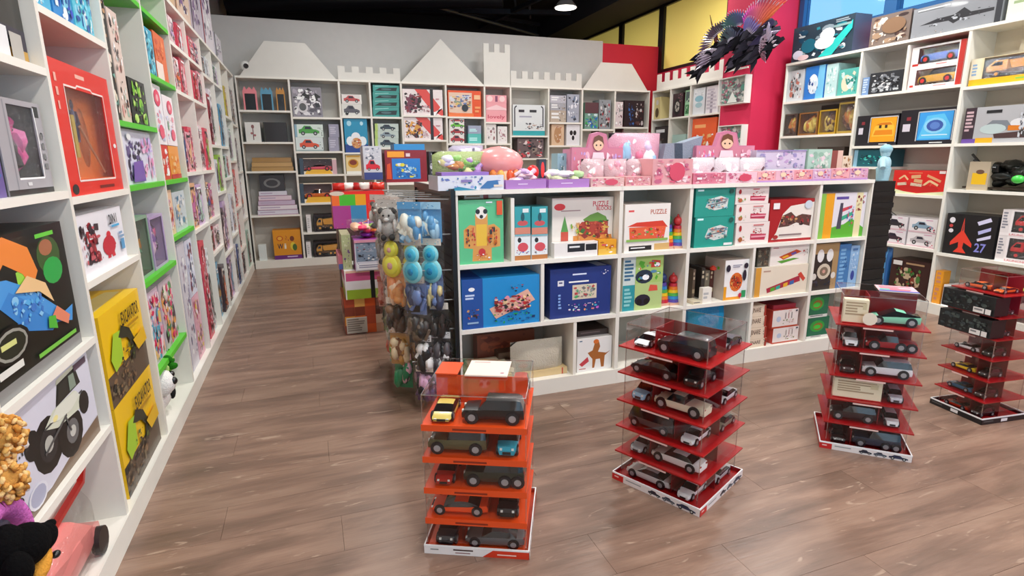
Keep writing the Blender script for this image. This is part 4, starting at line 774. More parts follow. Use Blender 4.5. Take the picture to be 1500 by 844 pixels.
# ================================================================== right wall goods
def Rr(*a, **k): k.setdefault('d', .26); return I(PR, *a, **k)
def ondeck(*a, **k): return Rr(*a, **k)
BOT = 's 10 8 90 88 26 e8eef0,cfd8dc,2a8a9a,1c4a64,e8eef0,8a9aa4;p 2fc8c0 48 2 70 2 98 62 98 84;e 30 40 13 20 1f6a80;e 56 40 16 18 dfe6ea;e 60 60 12 18 eef2f4;e 12 20 9 13 dde;e 22 10 10 8 e8c8cc;r 70 74 96 80 8aa;b 72 84 96 94 2 9aa8b0'
Rr((1157, 52), (1247, 76), '2c3e4c', BOT, 'dark teal box with a white toy robot', name='robot_box', u=(-5.68, -4.86), z=(2.592, 2.98), d=.24, side='4a5a74')
Rr((0, 0), (0, 0), '7a6a62', 's 6 6 94 94 20 a88a70,5a4038,d8c0b0,3a2a2a,e8dcd0;e 60 60 30 26 8a6a50', 'brown dinosaur figure box', u=(-4.66, -4.24), z=(2.592, 2.88))
Rr((0, 0), (0, 0), '8d9096', 'p 26262c 10 40 30 52 50 54 60 70 68 52 92 50 92 40 60 38 50 26 44 38;s 20 28 90 60 10 33343c,b8bcc4,55565c;b 6 84 60 92 1 c8ccd0;r 94 0 100 100 2a2c34;s 2 2 40 18 6 c8a8a0,777', 'long grey box with a black toy blaster', u=(-4.22, -3.45), z=(2.592, 2.86))
Rr((0, 0), (0, 0), 'dfe4d4', 'p 8ac048 30 80 100 84 100 100 40 96;b 20 40 70 60 1 8a9088;b 6 30 20 50 2 9ab080;s 70 30 96 60 8 7a8078', 'white and lime green box', u=(-3.41, -2.7), z=(2.592, 2.95))

# bay one
Rr((1150, 96), (1172, 146), 'cfd4d8', 's 10 8 90 92 16 e8ecee,8a9298,c87a6a,4a4a50', 'silver pack with small white robots', u=(-5.70, -5.46), z=(2.146, 2.5))
Rr((1174, 94), (1203, 143), '2a7ad0', 'p 7ac8f0 60 0 100 0 100 100 70 100;e 44 46 26 30 e8f0f8;e 44 64 14 12 fff;s 20 14 70 70 8 cfe4f4,1a4a94', 'royal blue box with a white toy robot', u=(-5.44, -5.17), z=(2.146, 2.51))
Rr((1205, 94), (1221, 140), 'c4e4e4', 's 10 10 90 90 10 e8f4f4,8ac0c0,fff', 'pale aqua box', u=(-5.15, -5.0), z=(2.146, 2.5))
Rr((1222, 101), (1253, 136), '5ab8ae', 'e 40 46 24 32 e6ddc0;e 60 46 16 24 e8f0ee;s 10 10 90 90 10 cfeee8,2a8a80,e8e0c8', 'turquoise box with a cream toy', u=(-4.98, -4.73), z=(2.146, 2.42))
for k, (a, b, h, c) in enumerate(((-5.69, -5.5, .26, '6a5a4a'), (-5.47, -5.2, .26, 'c88a30'), (-5.18, -4.95, .27, 'd8b030'), (-4.93, -4.73, .33, 'c8a850'))):
    Rr((0, 0), (0, 0), ['4a3c34', '8a5a2a', 'b8901e', 'a88a3a'][k], '', ['grey and white figure', 'amber dinosaur', 'yellow dinosaur', 'sand yellow dinosaur'][k]+' in a window pack', u=(a, b), z=(1.741, 1.741+h), win=(6, 8, 94, 94), toy=tlump([c, 'e8d060', '6a4a2a', 'c87a2a'], 18, .28), inner='6a5040', d=.16)
Rr((0, 0), (0, 0), '241f1e', '', 'black box standing behind the dinosaur packs', u=(-5.34, -4.96), z=(1.741, 2.08), inset=.22, d=.08)
Rr((0, 0), (0, 0), '1d6a7c', 's 10 10 90 90 16 2a8a9c,0e3a48,5ad0d0', 'dark teal box behind the card boxes', u=(-5.6, -5.2), z=(1.131, 1.45))
Rr((0, 0), (0, 0), '3a2f28', 's 10 10 90 90 16 8a6a40,222,c8a060', 'dark brown box behind the card boxes', u=(-5.16, -4.8), z=(1.131, 1.6))
# bay two
Rr((1259, 108), (1268, 142), '7a9ac8', 'b 10 10 80 90 6 c8d8f0', 'pale blue narrow box', u=(-4.675, -4.60), z=(2.121, 2.30))
Rr((1270, 104), (1322, 142), '2c2e33', 's 8 8 92 90 30 8a8e94,c8ccd0,1a1a1e,5a5e66,e8e8ea', 'black box with a silver toy motorcycle', u=(-4.595, -4.24), z=(2.121, 2.33))
m = MB(); m.box((0, 0, 0), (.03, .02, .13), '18181a'); tag(m.build('price_holder', loc=(5.9, 4.36, 2.36)), 'thin black strip fixed on the back panel above the motorcycle box', 'strip')
for k, (c, z0) in enumerate((('f0b41c', 2.121), ('1f5fd8', 2.318))):
    Rr((0, 0), (0, 0), 'f0ecea', 'r 90 0 100 100 c8342c;b 4 4 16 22 1 c8342c;b 50 4 84 12 1 d88', f'white and red window box with a {["yellow","blue"][k]} toy car', u=(-4.18, -3.69), z=(z0, z0+.19), win=(14, 18, 88, 92), toy=tcar(c, 'suv'), inner=['f4e4b8', '2a3a6a'][k], side='c8342c')
for k, (a, b, c, lb, kd) in enumerate(((-4.68, -4.22, 'f0a81e', 'amber', 'sport'), (-4.2, -3.68, '3aa0e8', 'sky blue', 'sport'))):
    Rr((0, 0), (0, 0), '1c1820', 'b 6 24 26 60 1 d8d0dc;r 12 70 20 80 8a2a34;l 34 10 34 92 3 c8c8cc;l 98 10 98 92 3 c8c8cc;l 34 92 98 92 3 c8c8cc;b 60 2 84 6 1 ddd;r 36 12 96 90 %s;%s' % ([('f2a41a'), '3a9ee8'][k], ['p f8c040 40 30 46 62 60 76 84 76 92 60 92 30;p e88a14 44 34 48 50 88 50 90 34;r 56 56 62 66 3a2a1a;r 70 56 76 66 3a2a1a;p d87a10 48 66 60 74 82 74 88 66', 'p 5ac0f0 38 16 94 16 94 50 80 84 50 80;e 66 52 20 22 8ad0f4;e 66 52 15 16 3a5aa8;e 66 52 9 10 5a80c8;l 44 26 90 26 3 c8e8f8'][k]), f'black box with a {lb} toy car picture', u=(a, b), z=(1.601, [1.91, 1.93][k]))
hs = MB(); hs.box((5.6, 4.27, 1.36), (5.93, 4.69, 1.384), 'f2eee4', WHITE_A)
tag(hs.build('half_shelf'), 'short white half shelf under the amber car box', 'shelf')
PR.bays[1]['lv'] = sorted(PR.bays[1]['lv']+[1.384])
Rr((0, 0), (0, 0), '155c68', 'r 0 0 12 100 8ab8d0;s 20 16 90 70 16 2ab8b0,0c2a34,5adcd0,14323c', 'dark teal box on the short half shelf', u=(-4.67, -4.30), z=(1.3845, 1.56))
Rr((0, 0), (0, 0), 'd8241e', 'p d8dab0 0 0 100 0 100 16 76 10 50 4 24 10 0 22;e 50 24 40 18 c01c1a;b 30 86 70 91 1 e88a60;l 12 62 22 78 7 e8c090;l 22 78 30 60 7 e8c090;l 36 72 54 76 14 d8a878;l 42 58 58 54 14 d8a878;l 66 80 92 56 10 e0a070;l 10 40 28 44 12 d8c0a8;l 36 42 58 38 12 d8c0a8;l 62 40 72 58 9 e8c090;l 72 58 88 40 9 e8c090;s 8 36 92 48 12 8a3020,e8c8a0,5a3a2a;r 88 88 99 99 e8dcd8', 'large red box with orange toy tracks', u=(-4.19, -3.68), z=(1.126, 1.535), side='b81c1a')
for k, (a, b) in enumerate(((-4.23, -3.98), (-3.96, -3.69))):
    for j, z0 in enumerate((.6155, .758)):
        Rr((0, 0), (0, 0), 'e8e2e4' if k else 'e2dce0', 'r 0 0 100 12 d8b8c0;c 12 20 88 80 %s;b 60 84 92 92 1 c8a;s 70 10 96 50 5 d86a80,333' % (['3a2a34', '2c2a32', 'b8b0b4', '8aa4b8'][k*2+j]), f'white box with a {[["plum","black"],["silver","grey blue"]][k][j]} toy truck', u=(a, b), z=(z0, z0+.138))
m = MB()
for k in range(5): m.pillow(.0+.028*k, 0, .045+.028*k, .46, .02*(k % 2), .1, ['2a5a94', '4a90d0', '24508a', '6ab0e0', '2c64a4'][k], GLOSS, 6, k)
tag(m.build('blue_sledges', loc=(5.62, 4.27, .105), rot=(0, 0, -pi/2), smooth=60), 'bundle of blue striped foam noodles standing at the unit side', 'toy')
Rr((0, 0), (0, 0), '3a1f1c', 's 14 8 80 80 26 4a7a3a,8a3a2a,c8b090,241412;r 6 84 30 96 dcd8d4;b 40 86 90 94 1 a86', 'dark brown box with a green toy', u=(-4.08, -3.69), z=(.101, .47))
m = MB(); m.box((0, 0, 0), (.18, .05, .02), '121214', METAL); m.box((.02, 0, .02), (.16, .012, .03), 'aaa', METAL)
tag(m.build('black_controller', loc=(5.66, 4.24, .92), rot=(0, .5, -pi/2)), 'black slanted remote lying on the stacked truck boxes', 'toy')
# bay three
Rr((0, 0), (0, 0), 'e6d8b0', 'r 0 0 100 24 f2b818;r 0 24 12 100 e8dcc0;b 2 34 10 80 4 8ac;b 50 6 80 16 1 8ac04a', 'yellow window box with an orange dump truck', u=(-3.62, -2.9), z=(2.091, 2.32), win=(14, 24, 99, 98), toy=ttruck('e8962a', '5a3a1e'), inner='4a3020')
Rr((0, 0), (0, 0), 'd8ceb8', '', 'plain cream carton standing behind the dump truck box', u=(-3.4, -2.5), z=(2.091, 2.46), inset=.26, d=.04)
Rr((0, 0), (0, 0), 'b0b0b4', 'r 0 0 16 100 3a2a34;b 2 30 14 90 6 c8a8b0;r 0 0 20 12 6a4a9c;r 20 0 44 14 e8a81e;p 7a8088 24 36 40 62 60 60 70 34;e 42 38 18 14 b8c8c8;e 76 52 12 12 dcdce0;p d87a1e 62 32 84 32 84 44 62 46;p 4a3434 46 12 88 12 84 30 44 24;b 30 76 52 90 1 1c1c20;s 76 10 98 90 14 5a5a64,c8ccd4,3a3a3a', 'grey box with a toy off-road truck', u=(-3.60, -3.03), z=(1.601, 1.905))
Rr((0, 0), (0, 0), 'f2b81c', 'b 30 10 80 20 1 222;e 50 60 26 12 a33', 'yellow box beside the off-road truck box', u=(-3.0, -2.6), z=(1.601, 1.95))
Rr((0, 0), (0, 0), 'b8a890', 'r 20 20 90 60 e8b81e;e 56 64 20 8 6a4a3a', 'tan and yellow card pack', u=(-3.5, -3.33), z=(1.191, 1.44), d=.08, inset=.04)
r = empty('toy_machine', PR.at(-3.30, 1.205, .05), -pi/2, label='black and green toy robot machine with thin arms on the nearest right unit', cat='toy')
m = MB(); lumps(m, (-.12, 0, 0, .5, .2, .25), ['141414', '1c1e1c', '242a24', '0e100e'], 34, 4, GLOSS, .2); m.build('body', r, smooth=50)
m = MB(); m.ell((.2, -.02, .09), (.05, .03, .035), '4ad050', GLOSS); m.build('green_dome', r, smooth=50)
m = MB(); [m.cyl((-.1+.05*k, .02, .18), (-.2+.02*k, .0, .3-.05*k), .014, .01, '141414', GLOSS, 8) for k in range(3)]; m.box((-.24, 0, 0), (.45, .18, .015), '2a2018', GLOSS); m.build('arms', r)
Rr((0, 0), (0, 0), '131216', 'j 14 6 58 92 e8402e;e 12 84 6 7 e4e0e6;e 11 70 4 4 c44;e 12 58 5 5 e4e0e6;p d8d4f0 62 84 86 96 90 88 66 76;p b8b8e8 66 62 90 74 90 66 68 54;p d8d4f0 66 44 92 56 92 48 68 38;t 64 12 86 34 8a8ad8 27', 'black box with a red jet fighter', u=(-3.61, -3.19), z=(.5955, .97), side='222226')
for k in range(2):
    Rr((0, 0), (0, 0), 'eee6e6', 'r 0 12 14 100 e4dcdc;b 2 24 12 90 6 8a8a94;t 16 3 90 11 d87a80 LAUNCHING VEHICLE', f'white window box with a red toy vehicle, {["lower","upper"][k]} of two', u=(-3.165, -2.7), z=(.5955+.225*k, .5955+.225*k+.22), win=(18, 16, 97, 94), toy=ttruck('d8242c', '2a2a2e'), inner='4a3a40')
Rr((0, 0), (0, 0), 'e89a2a', 'b 20 10 80 90 3 c86', 'small orange box at the unit foot, lower one', u=(-3.63, -3.56), z=(.101, .27), d=.1)
Rr((0, 0), (0, 0), 'ea9c24', 'b 20 10 80 90 3 c86', 'small orange box at the unit foot, upper one', u=(-3.63, -3.56), z=(.272, .42), d=.1)
Rr((0, 0), (0, 0), 'e2dede', 'c 14 26 86 92 2a2a30;r 0 0 100 16 f4f0f0', 'white box with a black toy car at the foot', u=(-3.54, -3.26), z=(.101, .3))
Rr((0, 0), (0, 0), '5a4a48', 's 5 5 95 95 20 8a6a60,333,b8a8a0', 'brown mixed toy box at the foot', u=(-3.24, -2.8), z=(.101, .36))
# ================================================================== aisle wall goods
def Lf(*a, **k): k.setdefault('d', .22); return I(PL, *a, **k)
Lf((0, 0), (0, 0), '2a2620', 'r 0 0 100 9 c89a3a;r 0 9 100 22 2a2034;p d8882a 20 30 60 30 66 90 44 96 18 80;s 12 26 72 92 26 e8a040,a85a1c,f0c870,6a3a1a;e 16 46 10 12 6a7a8a;r 62 2 78 20 e6e6e8;r 80 2 92 18 b8b4ac;b 34 11 58 17 1 6a5aa8', 'black box with an orange dinosaur picture', u=(1.75, 2.43), z=(1.811, 2.3), inset=.04)
Lf((0, 0), (0, 0), 'a6a3a8', 'l 20 2 20 98 3 8a8a90;r 0 0 100 6 1c1c1e;r 82 84 94 96 1a1a1c;l 26 17 82 17 2 fff;l 82 17 84 60 2 fff;l 84 60 82 94 2 fff;e 92 40 3 4 222;e 92 52 3 4 222;e 92 64 3 4 222;b 88 22 96 66 4 777;b 40 7 56 13 1 ddd', 'silver window box with a black and pink toy', u=(2.09, 2.41), z=(1.401, 1.69), win=(26, 18, 82, 94), toy=tlump(['222226', '333', 'e84a9c', 'f07ab8', '1a1a1c'], 16, .3), inner='4a484c', side='5a5a5e', d=.2)
Lf((0, 0), (0, 0), '6a5a98', 's 5 5 95 95 14 d8c04a,7a5aa8,4a6ab0,e8e8e8', 'purple and yellow toy pack', u=(1.76, 2.07), z=(1.401, 1.66), d=.14)
DINO = 'p 14160f 0 0 100 0 100 100 0 100;r 0 0 100 9 8a8a88;p 9ad84a 40 60 58 70 60 78 40 74;e 78 78 14 14 3a5a2a;e 80 66 12 10 2aa84a;e 76 84 8 6 a86a4a;r 66 92 88 95 6ad040;p f08a3a 4 60 10 96 34 99 56 88 62 70 54 60 46 72 30 82 16 70 12 56;p 4a9ae0 10 66 24 52 50 46 72 28 92 22 96 34 84 32 70 44 48 62 30 72 16 74;p 3a86d0 20 56 40 34 66 24 74 28 50 50 30 64;s 30 38 66 60 14 8ac8f0,5ab0e8,3a78c8;p f0c890 34 62 58 56 72 44 66 60 48 70;p e88a6a 66 34 84 22 88 28 74 40;e 22 32 18 12 0e0f0c;e 22 32 15 10 9a9a90;e 22 32 13 8 23281c;b 12 29 32 35 1 d8dc8a;b 6 12 44 20 1 e8e8e0;r 44 12 92 15 7ac84a;p 50b83a 60 28 70 24 70 34 62 36'
Lf((0, 0), (0, 0), '14160f', DINO, 'huge black box with an orange and blue dinosaur', u=(1.75, 2.375), z=(.8605, 1.30), inset=.02, side='1a1c14')
Lf((0, 0), (0, 0), 'cfd0dc', 'p 7a6450 0 0 100 0 100 20 60 14 30 6 0 10;p d9d9e6 0 10 30 6 60 14 100 22 100 96 0 96;e 36 46 17 27 161616;e 36 46 10 17 2a2a2c;e 62 34 16 25 161616;e 64 34 8 13 6a6a6a;p d8dcc8 34 62 46 72 74 72 82 60 78 48 48 52;p 2a2c28 50 72 56 94 80 96 84 74;p cfd4c0 54 92 80 94 78 98 56 97;e 36 46 5 8 b8b8b0;e 64 34 4 6 c8c8c0;e 20 60 8 14 1c1c1c;e 84 50 7 13 1c1c1c;p 2e302c 52 74 57 90 67 91 66 75;p 8a9a8a 69 75 70 91 77 90 78 75;l 34 62 84 64 2 444;p e4e6d8 40 64 50 72 76 70 80 62 66 56 50 58;e 47 63 3 3 f4e8a0;l 30 40 60 56 3 555;l 62 36 58 56 3 555;t 4 60 16 72 333 1:12;r 78 90 96 97 5a4a5a;e 16 14 10 11 e2e4ee;e 16 14 8 9 b0b4cc', 'white box with a black wheeled monster truck', u=(1.76, 2.39), z=(.501, .82), inset=.02)
Lf((0, 0), (0, 0), 'eee8e4', 'r 0 0 100 8 c8281e', 'white and red carton flap on the floor shelf', u=(1.9, 2.38), z=(.30, .44), inset=.1, raw=True, d=.1, name='carton_tray')
# red cell and its window box
m = MB(); m.box((-1.116, 2.47, 1.376), (-1.112, 3.16, 1.99), 'e8503a'); tag(m.build('orange_backing_card'), 'plain orange card lining the back of the red box cell', 'card')
RED = 'e02e22'
Lf((0, 0), (0, 0), RED, 'b 38 89 58 94 1 f0b8a8;l 17 83 36 83 1.4 f4e4dc;l 36 83 38 85 1.4 f4e4dc;l 38 85 62 85 1.4 f4e4dc;l 62 85 64 83 1.4 f4e4dc;l 64 83 85 83 1.4 f4e4dc;l 85 83 85 11 1.4 f4e4dc;l 85 11 17 11 1.4 f4e4dc;l 17 11 17 83 1.4 f4e4dc;e 8 5 5 4 2a2a2a;b 50 2 80 6 1 7a1a14;e 94 40 3 2 eee;b 4 60 8 90 3 f0b0a0',
   'red window box with an orange insert and blue action toy', u=(2.50, 3.14), z=(1.376, 1.86), win=(18, 12, 84, 82), inner='f08434', side='c8281e', d=.065, inset=.012,
   toy=lambda m, bx, sd: (figure(m, (bx[0]+.08, bx[1]+.02, bx[2]+.14, bx[0]+.25, bx[4], bx[5]-.02), ['2a3a5a', '3a5a8a', '24406a']), m.box((bx[0]+.06, bx[1], bx[2]+.08), (bx[0]+.09, bx[1]+.02, bx[2]+.24), 'd8c050', GLOSS), m.cyl((bx[0]+.16, bx[1]+.01, bx[2]+.2), (bx[3]-.03, bx[1]+.01, bx[2]+.02), .005, .004, 'c8a080', GLOSS), m.ell((bx[3]-.12, bx[1]+.05, bx[2]+.16), (.07, .02, .14), 'b8622a', GLOSS)))
for k, (a, b, c) in enumerate(((2.49, 2.68, '4ab0d8'), (2.70, 2.9, '2a8ad0'), (2.92, 3.14, '5ac8e0'))):
    Lf((0, 0), (0, 0), c, 's 6 6 94 94 20 8ad8f0,1a5aa8,e8f4f8,%s' % ['8ac83a', '2a4ac8', '2ab0c0'][k], f'{["aqua and green","deep blue","pale cyan"][k]} toy pack', u=(a, b), z=(2.021, 2.3), d=.14)
Lf((0, 0), (0, 0), 'eceaf0', 'h 16 30 42 86 a82a34;h 50 14 78 62 d83040;e 62 36 14 18 c8283a;s 10 16 46 84 16 8a2430,c85a64,3a2a34;t 66 72 84 90 2a2a34 2IN1;r 70 66 88 70 4ab0e0;b 84 40 96 54 2 8ac;r 86 20 94 40 5aa0d0', 'white box with a red robot and boxing glove', u=(2.50, 3.10), z=(1.061, 1.30), d=.1)
EX = 'r 0 0 100 34 5a4a3a;s 0 2 60 34 22 3a3026,7a6a50,2a2a26,8a6a4a;p a8d030 14 34 34 40 36 72 20 74 8 50;p 2a3020 30 66 40 76 58 66 70 44 62 26 54 30 60 46 50 58 38 62;s 30 30 90 52 16 3a3a2a,5a6a2a,26241e;t 40 74 86 90 1e1a10 EXCAVATOR;r 52 68 82 71 b88a10;p e8b81a 60 50 92 54 96 36 70 34'
for k in range(2):
    Lf((0, 0), (0, 0), 'f2c312', EX, f'yellow excavator box, {["lower","upper"][k]} of the stacked pair', u=(2.56, 3.13), z=([.1005, .5105][k], [.508, .90][k]), d=.2, inset=.02, side='e8bc14', topart='r 0 0 100 100 f2c818;p e8d890 4 20 90 30 90 60 4 80')
# green shelf bays
def Lr(b0, b1, z0, z1, body, dsl, look, **k): return Lf((0, 0), (0, 0), body, dsl, look, u=(b0, b1), z=(z0+.0005, z1), **k)
Lr(3.21, 3.36, 1.69, 2.30, '2a2420', 's 10 4 90 96 26 e8dcc8,c89a70,1c1814,f0d0c8,8ac8b8', 'tall black box with cream dolls', d=.14)
Lr(3.38, 3.54, 1.69, 2.22, 'e2ccc0', 's 10 4 90 96 22 f0b0a8,8a5a4a,fff,3a2a2a,a8c8b8', 'tall cream box with pink dolls', d=.12)
Lr(3.57, 3.90, 1.69, 1.93, '1c1a18', 's 10 4 90 96 20 8ad03a,4a8a2a,c8e87a,2a2a24', 'black box with green dinosaurs', d=.14)
Lr(3.22, 3.86, 1.385, 1.66, 'dcdcec', 's 20 6 60 80 18 6a5a8a,8a7aa8,3a3448;s 60 6 96 90 14 f0b8d8,e890c0,c8b0e8;p 7a5ab0 24 4 60 4 58 44 30 40;e 26 86 6 6 eee', 'white and lilac box with a purple monster toy', d=.2)
Lr(3.24, 3.54, .905, 1.22, '8aa890', '', 'clear fronted box with a green figure', win=(5, 5, 95, 95), toy=tlump(['4a8a6a', '2a3a34', '8a5a4a', 'd8c8b8', 'c88a3a'], 26, .26), inner='5a5e50', d=.18)
Lr(3.57, 3.88, .905, 1.2, 'b8a0c8', '', 'clear fronted box with lilac dolls', win=(5, 5, 95, 95), toy=tlump(['8a5ab0', 'd8a0d8', '3a2a4a', 'f0d0e8', 'e86a9a'], 26, .26), inner='a890b0', d=.18)
Lr(3.23, 3.52, .44, .83, 'd8c0d0', 's 6 50 50 96 8 2a4ac8,e8e8f4;s 6 4 94 94 30 e84a7a,f0b8a0,f4d8e0,5ab0c8,d82a5a,e8c070', 'pink and blue card of toy dolls', d=.14)
Lr(3.55, 3.86, .44, .83, 'c8b8c0', 's 6 4 94 94 30 3a2a3a,e84a7a,f0b8a0,f4e8d8,5a9a5a,e8a050', 'colourful card of baby dolls', d=.14)
Lr(3.70, 3.88, 1.385, 1.6, 'e8d8e8', PK1, 'small pink pack at the cell side', d=.12)
# plush cow with green leaves on the base shelf
r = empty('plush_cow', (-.92, 3.45, .116), .2, label='white plush cow toy holding bright green leaves on the bottom shelf', cat='plush toy')
m = MB(); m.ell((0, 0, .1), (.1, .14, .1), 'ece8e4', CLOTH, 14, 9, .1); m.ell((.06, -.1, .2), (.07, .07, .075), 'f0ece8', CLOTH, 14, 9, .08); m.build('body', r, smooth=60)
m = MB(); m.ell((.12, -.12, .21), (.02, .02, .022), '141414', GLOSS); m.ell((.11, -.06, .23), (.02, .02, .02), '141414', GLOSS); m.ell((.1, .02, .1), (.02, .05, .04), '222', CLOTH); m.build('face_patches', r, smooth=60)
m = MB(); rn = random.Random(4)
for k in range(26): a = rn.uniform(0, 6.28); m.ell((.05+.07*cos(a), .02+.1*sin(a), .22+rn.uniform(0, .1)), (.03, .012, .022), rn.choice(['4aa82a', '8ad84a', '2a7a1c', 'c8e88a']), CLOTH, 7, 5, rot=Matrix.Rotation(a, 3, 'Z'))
m.build('leaves', r, smooth=60)
Lr(3.97, 4.28, 2.0, 2.28, '3aa8c8', 's 10 6 90 94 20 7ad8e8,1a6a8a,c8f0f4,2a4a5a', 'cyan box with a blue toy', d=.16)
Lr(4.31, 4.62, 2.0, 2.30, 'e0642a', 'r 0 0 60 40 f4e0d8;s 10 40 90 94 8 f08a4a,c84a1a', 'orange box beside the cyan box', d=.16)
FLW = 's 10 6 90 60 10 d8d8f0,f0a0b0,e8e8f4;e 60 78 24 14 e84a6a;e 60 78 10 6 f8b0b8;e 64 22 20 12 ec5a78;e 26 40 6 10 9ac0a0'
Lr(3.98, 4.3, 1.60, 1.96, 'f2eef2', FLW, 'tall white box with pink flowers, near one', d=.1, raw=True)
Lr(4.32, 4.62, 1.60, 1.92, 'f4eaee', FLW, 'tall white box with pink flowers, far one', d=.1, raw=True)
Lr(3.98, 4.28, 1.385, 1.598, 'd8382e', 's 10 10 90 90 10 f0c8b8,e86a4a,fff', 'red box under the near flower box', d=.14)
Lr(4.30, 4.60, 1.385, 1.598, 'f09a3a', 's 20 10 90 70 8 f8c88a,e87a2a;r 0 0 100 14 c82a2a', 'orange box under the far flower box', d=.14)
Lr(3.97, 4.2, 1.04, 1.32, 'f0c8a8', 's 10 10 90 90 14 e88a5a,f8e8d0,d8a8c8,c8503a', 'peach box with dolls', d=.16)
Lr(4.22, 4.6, 1.04, 1.30, 'c8d0d4', 's 10 10 90 90 14 5a8aa8,e8e8e8,8a9ab0,f0d0a0', 'grey blue box with a small doll', d=.16)
Lr(3.97, 4.12, .10, .98, 'c4bfc4', 'l 6 2 6 98 8 3a2a30;b 20 60 90 90 4 a8a0a8', 'tall grey slim carton', d=.2)
Lr(4.14, 4.36, .10, .97, 'd4cfd8', 's 20 6 90 90 18 8a5a7a,fff,6a6a8a,b0a8c0', 'tall pale slim carton with a doll print', d=.2)
Lr(4.38, 4.62, .56, .96, 'd8d8e8', 's 10 6 90 94 18 3a3a5a,fff,8a3a4a,9aa0c8', 'white and navy upper carton', d=.2, raw=True)
Lr(4.38, 4.62, .10, .555, 'e0a8b8', 's 10 6 90 94 18 f8e8f0,c84a6a,8a5a6a,d8c040', 'rose carton under the navy one', d=.2)
# remaining bays: packs picked from the colours the photo shows there
NM = {'e890a0': 'rosy', 'd84a5e': 'crimson', 'f0a8b4': 'pink', 'a82238': 'dark red', 'f4d8dc': 'pale pink', '8a1f38': 'wine red', 'e8e4ea': 'white', 'c8a8d0': 'lilac', 'e8b48a': 'peach', 'c86a9c': 'magenta', 'd8dde0': 'silver white',
      '9ac04a': 'lime green', '3a8a5a': 'green', 'd82a24': 'bright red', '6aa8c8': 'light blue', '2a4a8a': 'navy', 'd8c04a': 'yellow', '4a3a40': 'dark plum', 'b08a5a': 'tan', 'a8c8b8': 'pale green', 'e86a2a': 'orange'}
REDS = ['d84a5e', 'e890a0', 'a82238', 'c86a9c', '8a1f38', 'f4d8dc']; MIX = ['4a3a40', 'c8a8d0', 'e8b48a', 'c86a9c', '2a4a8a', 'd8dde0', '6aa8c8']; GRN = ['9ac04a', 'e8e4ea', '3a8a5a', 'd8dde0', 'a8c8b8', 'd8c04a']
fills = [(4, 2.31, .22, REDS, 3), (4, 1.99, .28, REDS, 3), (4, 1.42, .34, ['8a1f38', 'f0a8b4', 'd84a5e', 'f4d8dc'], 3), (4, 1.0, .36, ['e8b48a', 'c8a8d0'], 2), (4, .10, .78, ['d8dde0', 'c86a9c', 'd84a5e'], 3),
  (5, 2.31, .2, REDS, 3), (5, 1.99, .27, REDS, 3), (5, 1.42, .42, ['f4d8dc', 'd84a5e', 'f0a8b4'], 3), (5, 1.0, .34, ['e8b48a', 'c86a9c', '4a3a40'], 3), (5, .10, .5, MIX, 3), (5, .72, .22, ['f4d8dc', 'a82238'], 2),
  (6, 2.28, .22, ['3a8a5a', '4a3a40', 'd8dde0'], 3), (6, 1.65, .54, ['d82a24', 'a82238', 'e8e4ea'], 3), (6, 1.2, .36, ['e8e4ea', 'd8dde0', '9ac04a'], 3), (6, .6, .5, MIX, 3), (6, .10, .42, MIX, 3),
  (7, 2.28, .22, GRN, 3), (7, 1.65, .5, ['6aa8c8', 'e8e4ea', '2a4a8a'], 3), (7, 1.32, .26, GRN, 3), (7, .7, .5, ['e8e4ea', '3a8a5a', 'd8dde0'], 3), (7, .10, .5, ['2a4a8a', 'e86a2a', 'e8e4ea'], 3),
  (8, 2.0, .42, ['6aa8c8', 'd8c04a', 'e86a2a'], 3), (8, 1.5, .38, GRN, 3), (8, .95, .5, ['d82a24'], 1), (8, .45, .44, ['d82a24'], 1), (8, .1, .3, ['d82a24', '4a3a40', '3a8a5a'], 3),
  (9, 1.95, .5, ['b08a5a', 'd8dde0', '4a3a40'], 3), (9, 1.36, .46, ['9ac04a', 'e8e4ea', '4a3a40'], 3), (9, .75, .5, ['d82a24', 'a8c8b8', 'e8e4ea'], 3), (9, .1, .5, ['a8c8b8', 'b08a5a'], 2)]
rf = random.Random(11)
for bi, z, h, pal, n in fills:
    a, b = Ly[bi]+.02, Ly[bi+1]-.02; w = (b-a)/n
    for k in range(n):
        c = pal[(k+bi) % len(pal)]; c2 = rf.choice([q for q in NM if q != c]); kd = rf.choice('hcasw')
        ds = {'h': 'h 20 10 80 80 %s;b 20 86 80 94 1 fff' % c2, 'c': 'c 10 30 90 62 %s;b 20 80 80 90 2 fff' % c2, 'a': 'a 14 20 86 74 %s;b 20 84 80 92 1 333' % c2, 'w': 'w 20 20 80 70 2a2226;b 20 84 80 92 1 fff',
              's': 's 8 8 92 92 22 %s,fff,%s,3a2a30' % (c2, c)}[kd]
        Lr(a+w*k+.004, a+w*(k+1)-.006-w*rf.choice([0, 0, .25]), z, z+h*rf.uniform(.86, 1), c, 's 3 4 97 96 16 %s,%s,3a2a30,e8dcd8,8a6a70;' % (c, c2)+ds+';s 10 6 90 34 8 d8d0d0,%s,333' % c2, f'{NM[c]} toy pack, {["near","middle","far"][k]} one', d=.16, inset=.02+.02*rf.random())
# goods stacked on top of the aisle units
for k, (a, b, h, c) in enumerate(((4.75, 5.2, .34, 'd8b894'), (5.25, 5.9, .4, 'e8ccb8'), (5.98, 6.5, .55, 'c8bcc8'), (6.6, 7.3, .62, 'e4dce4'), (7.4, 7.95, .3, 'd8d4dc'))):
    Lr(a, b, 2.592, 2.592+h, c, 's 16 20 84 90 14 8a6a9a,fff,5a4a6a,%s;r 0 0 7 100 %s' % (c, ['a88a5a', 'c89a7a', '7a6a80', 'a8284a', '555'][k]), ['tan', 'cream peach', 'grey lilac', 'white and wine striped', 'pale grey'][k]+' large carton', d=.26)
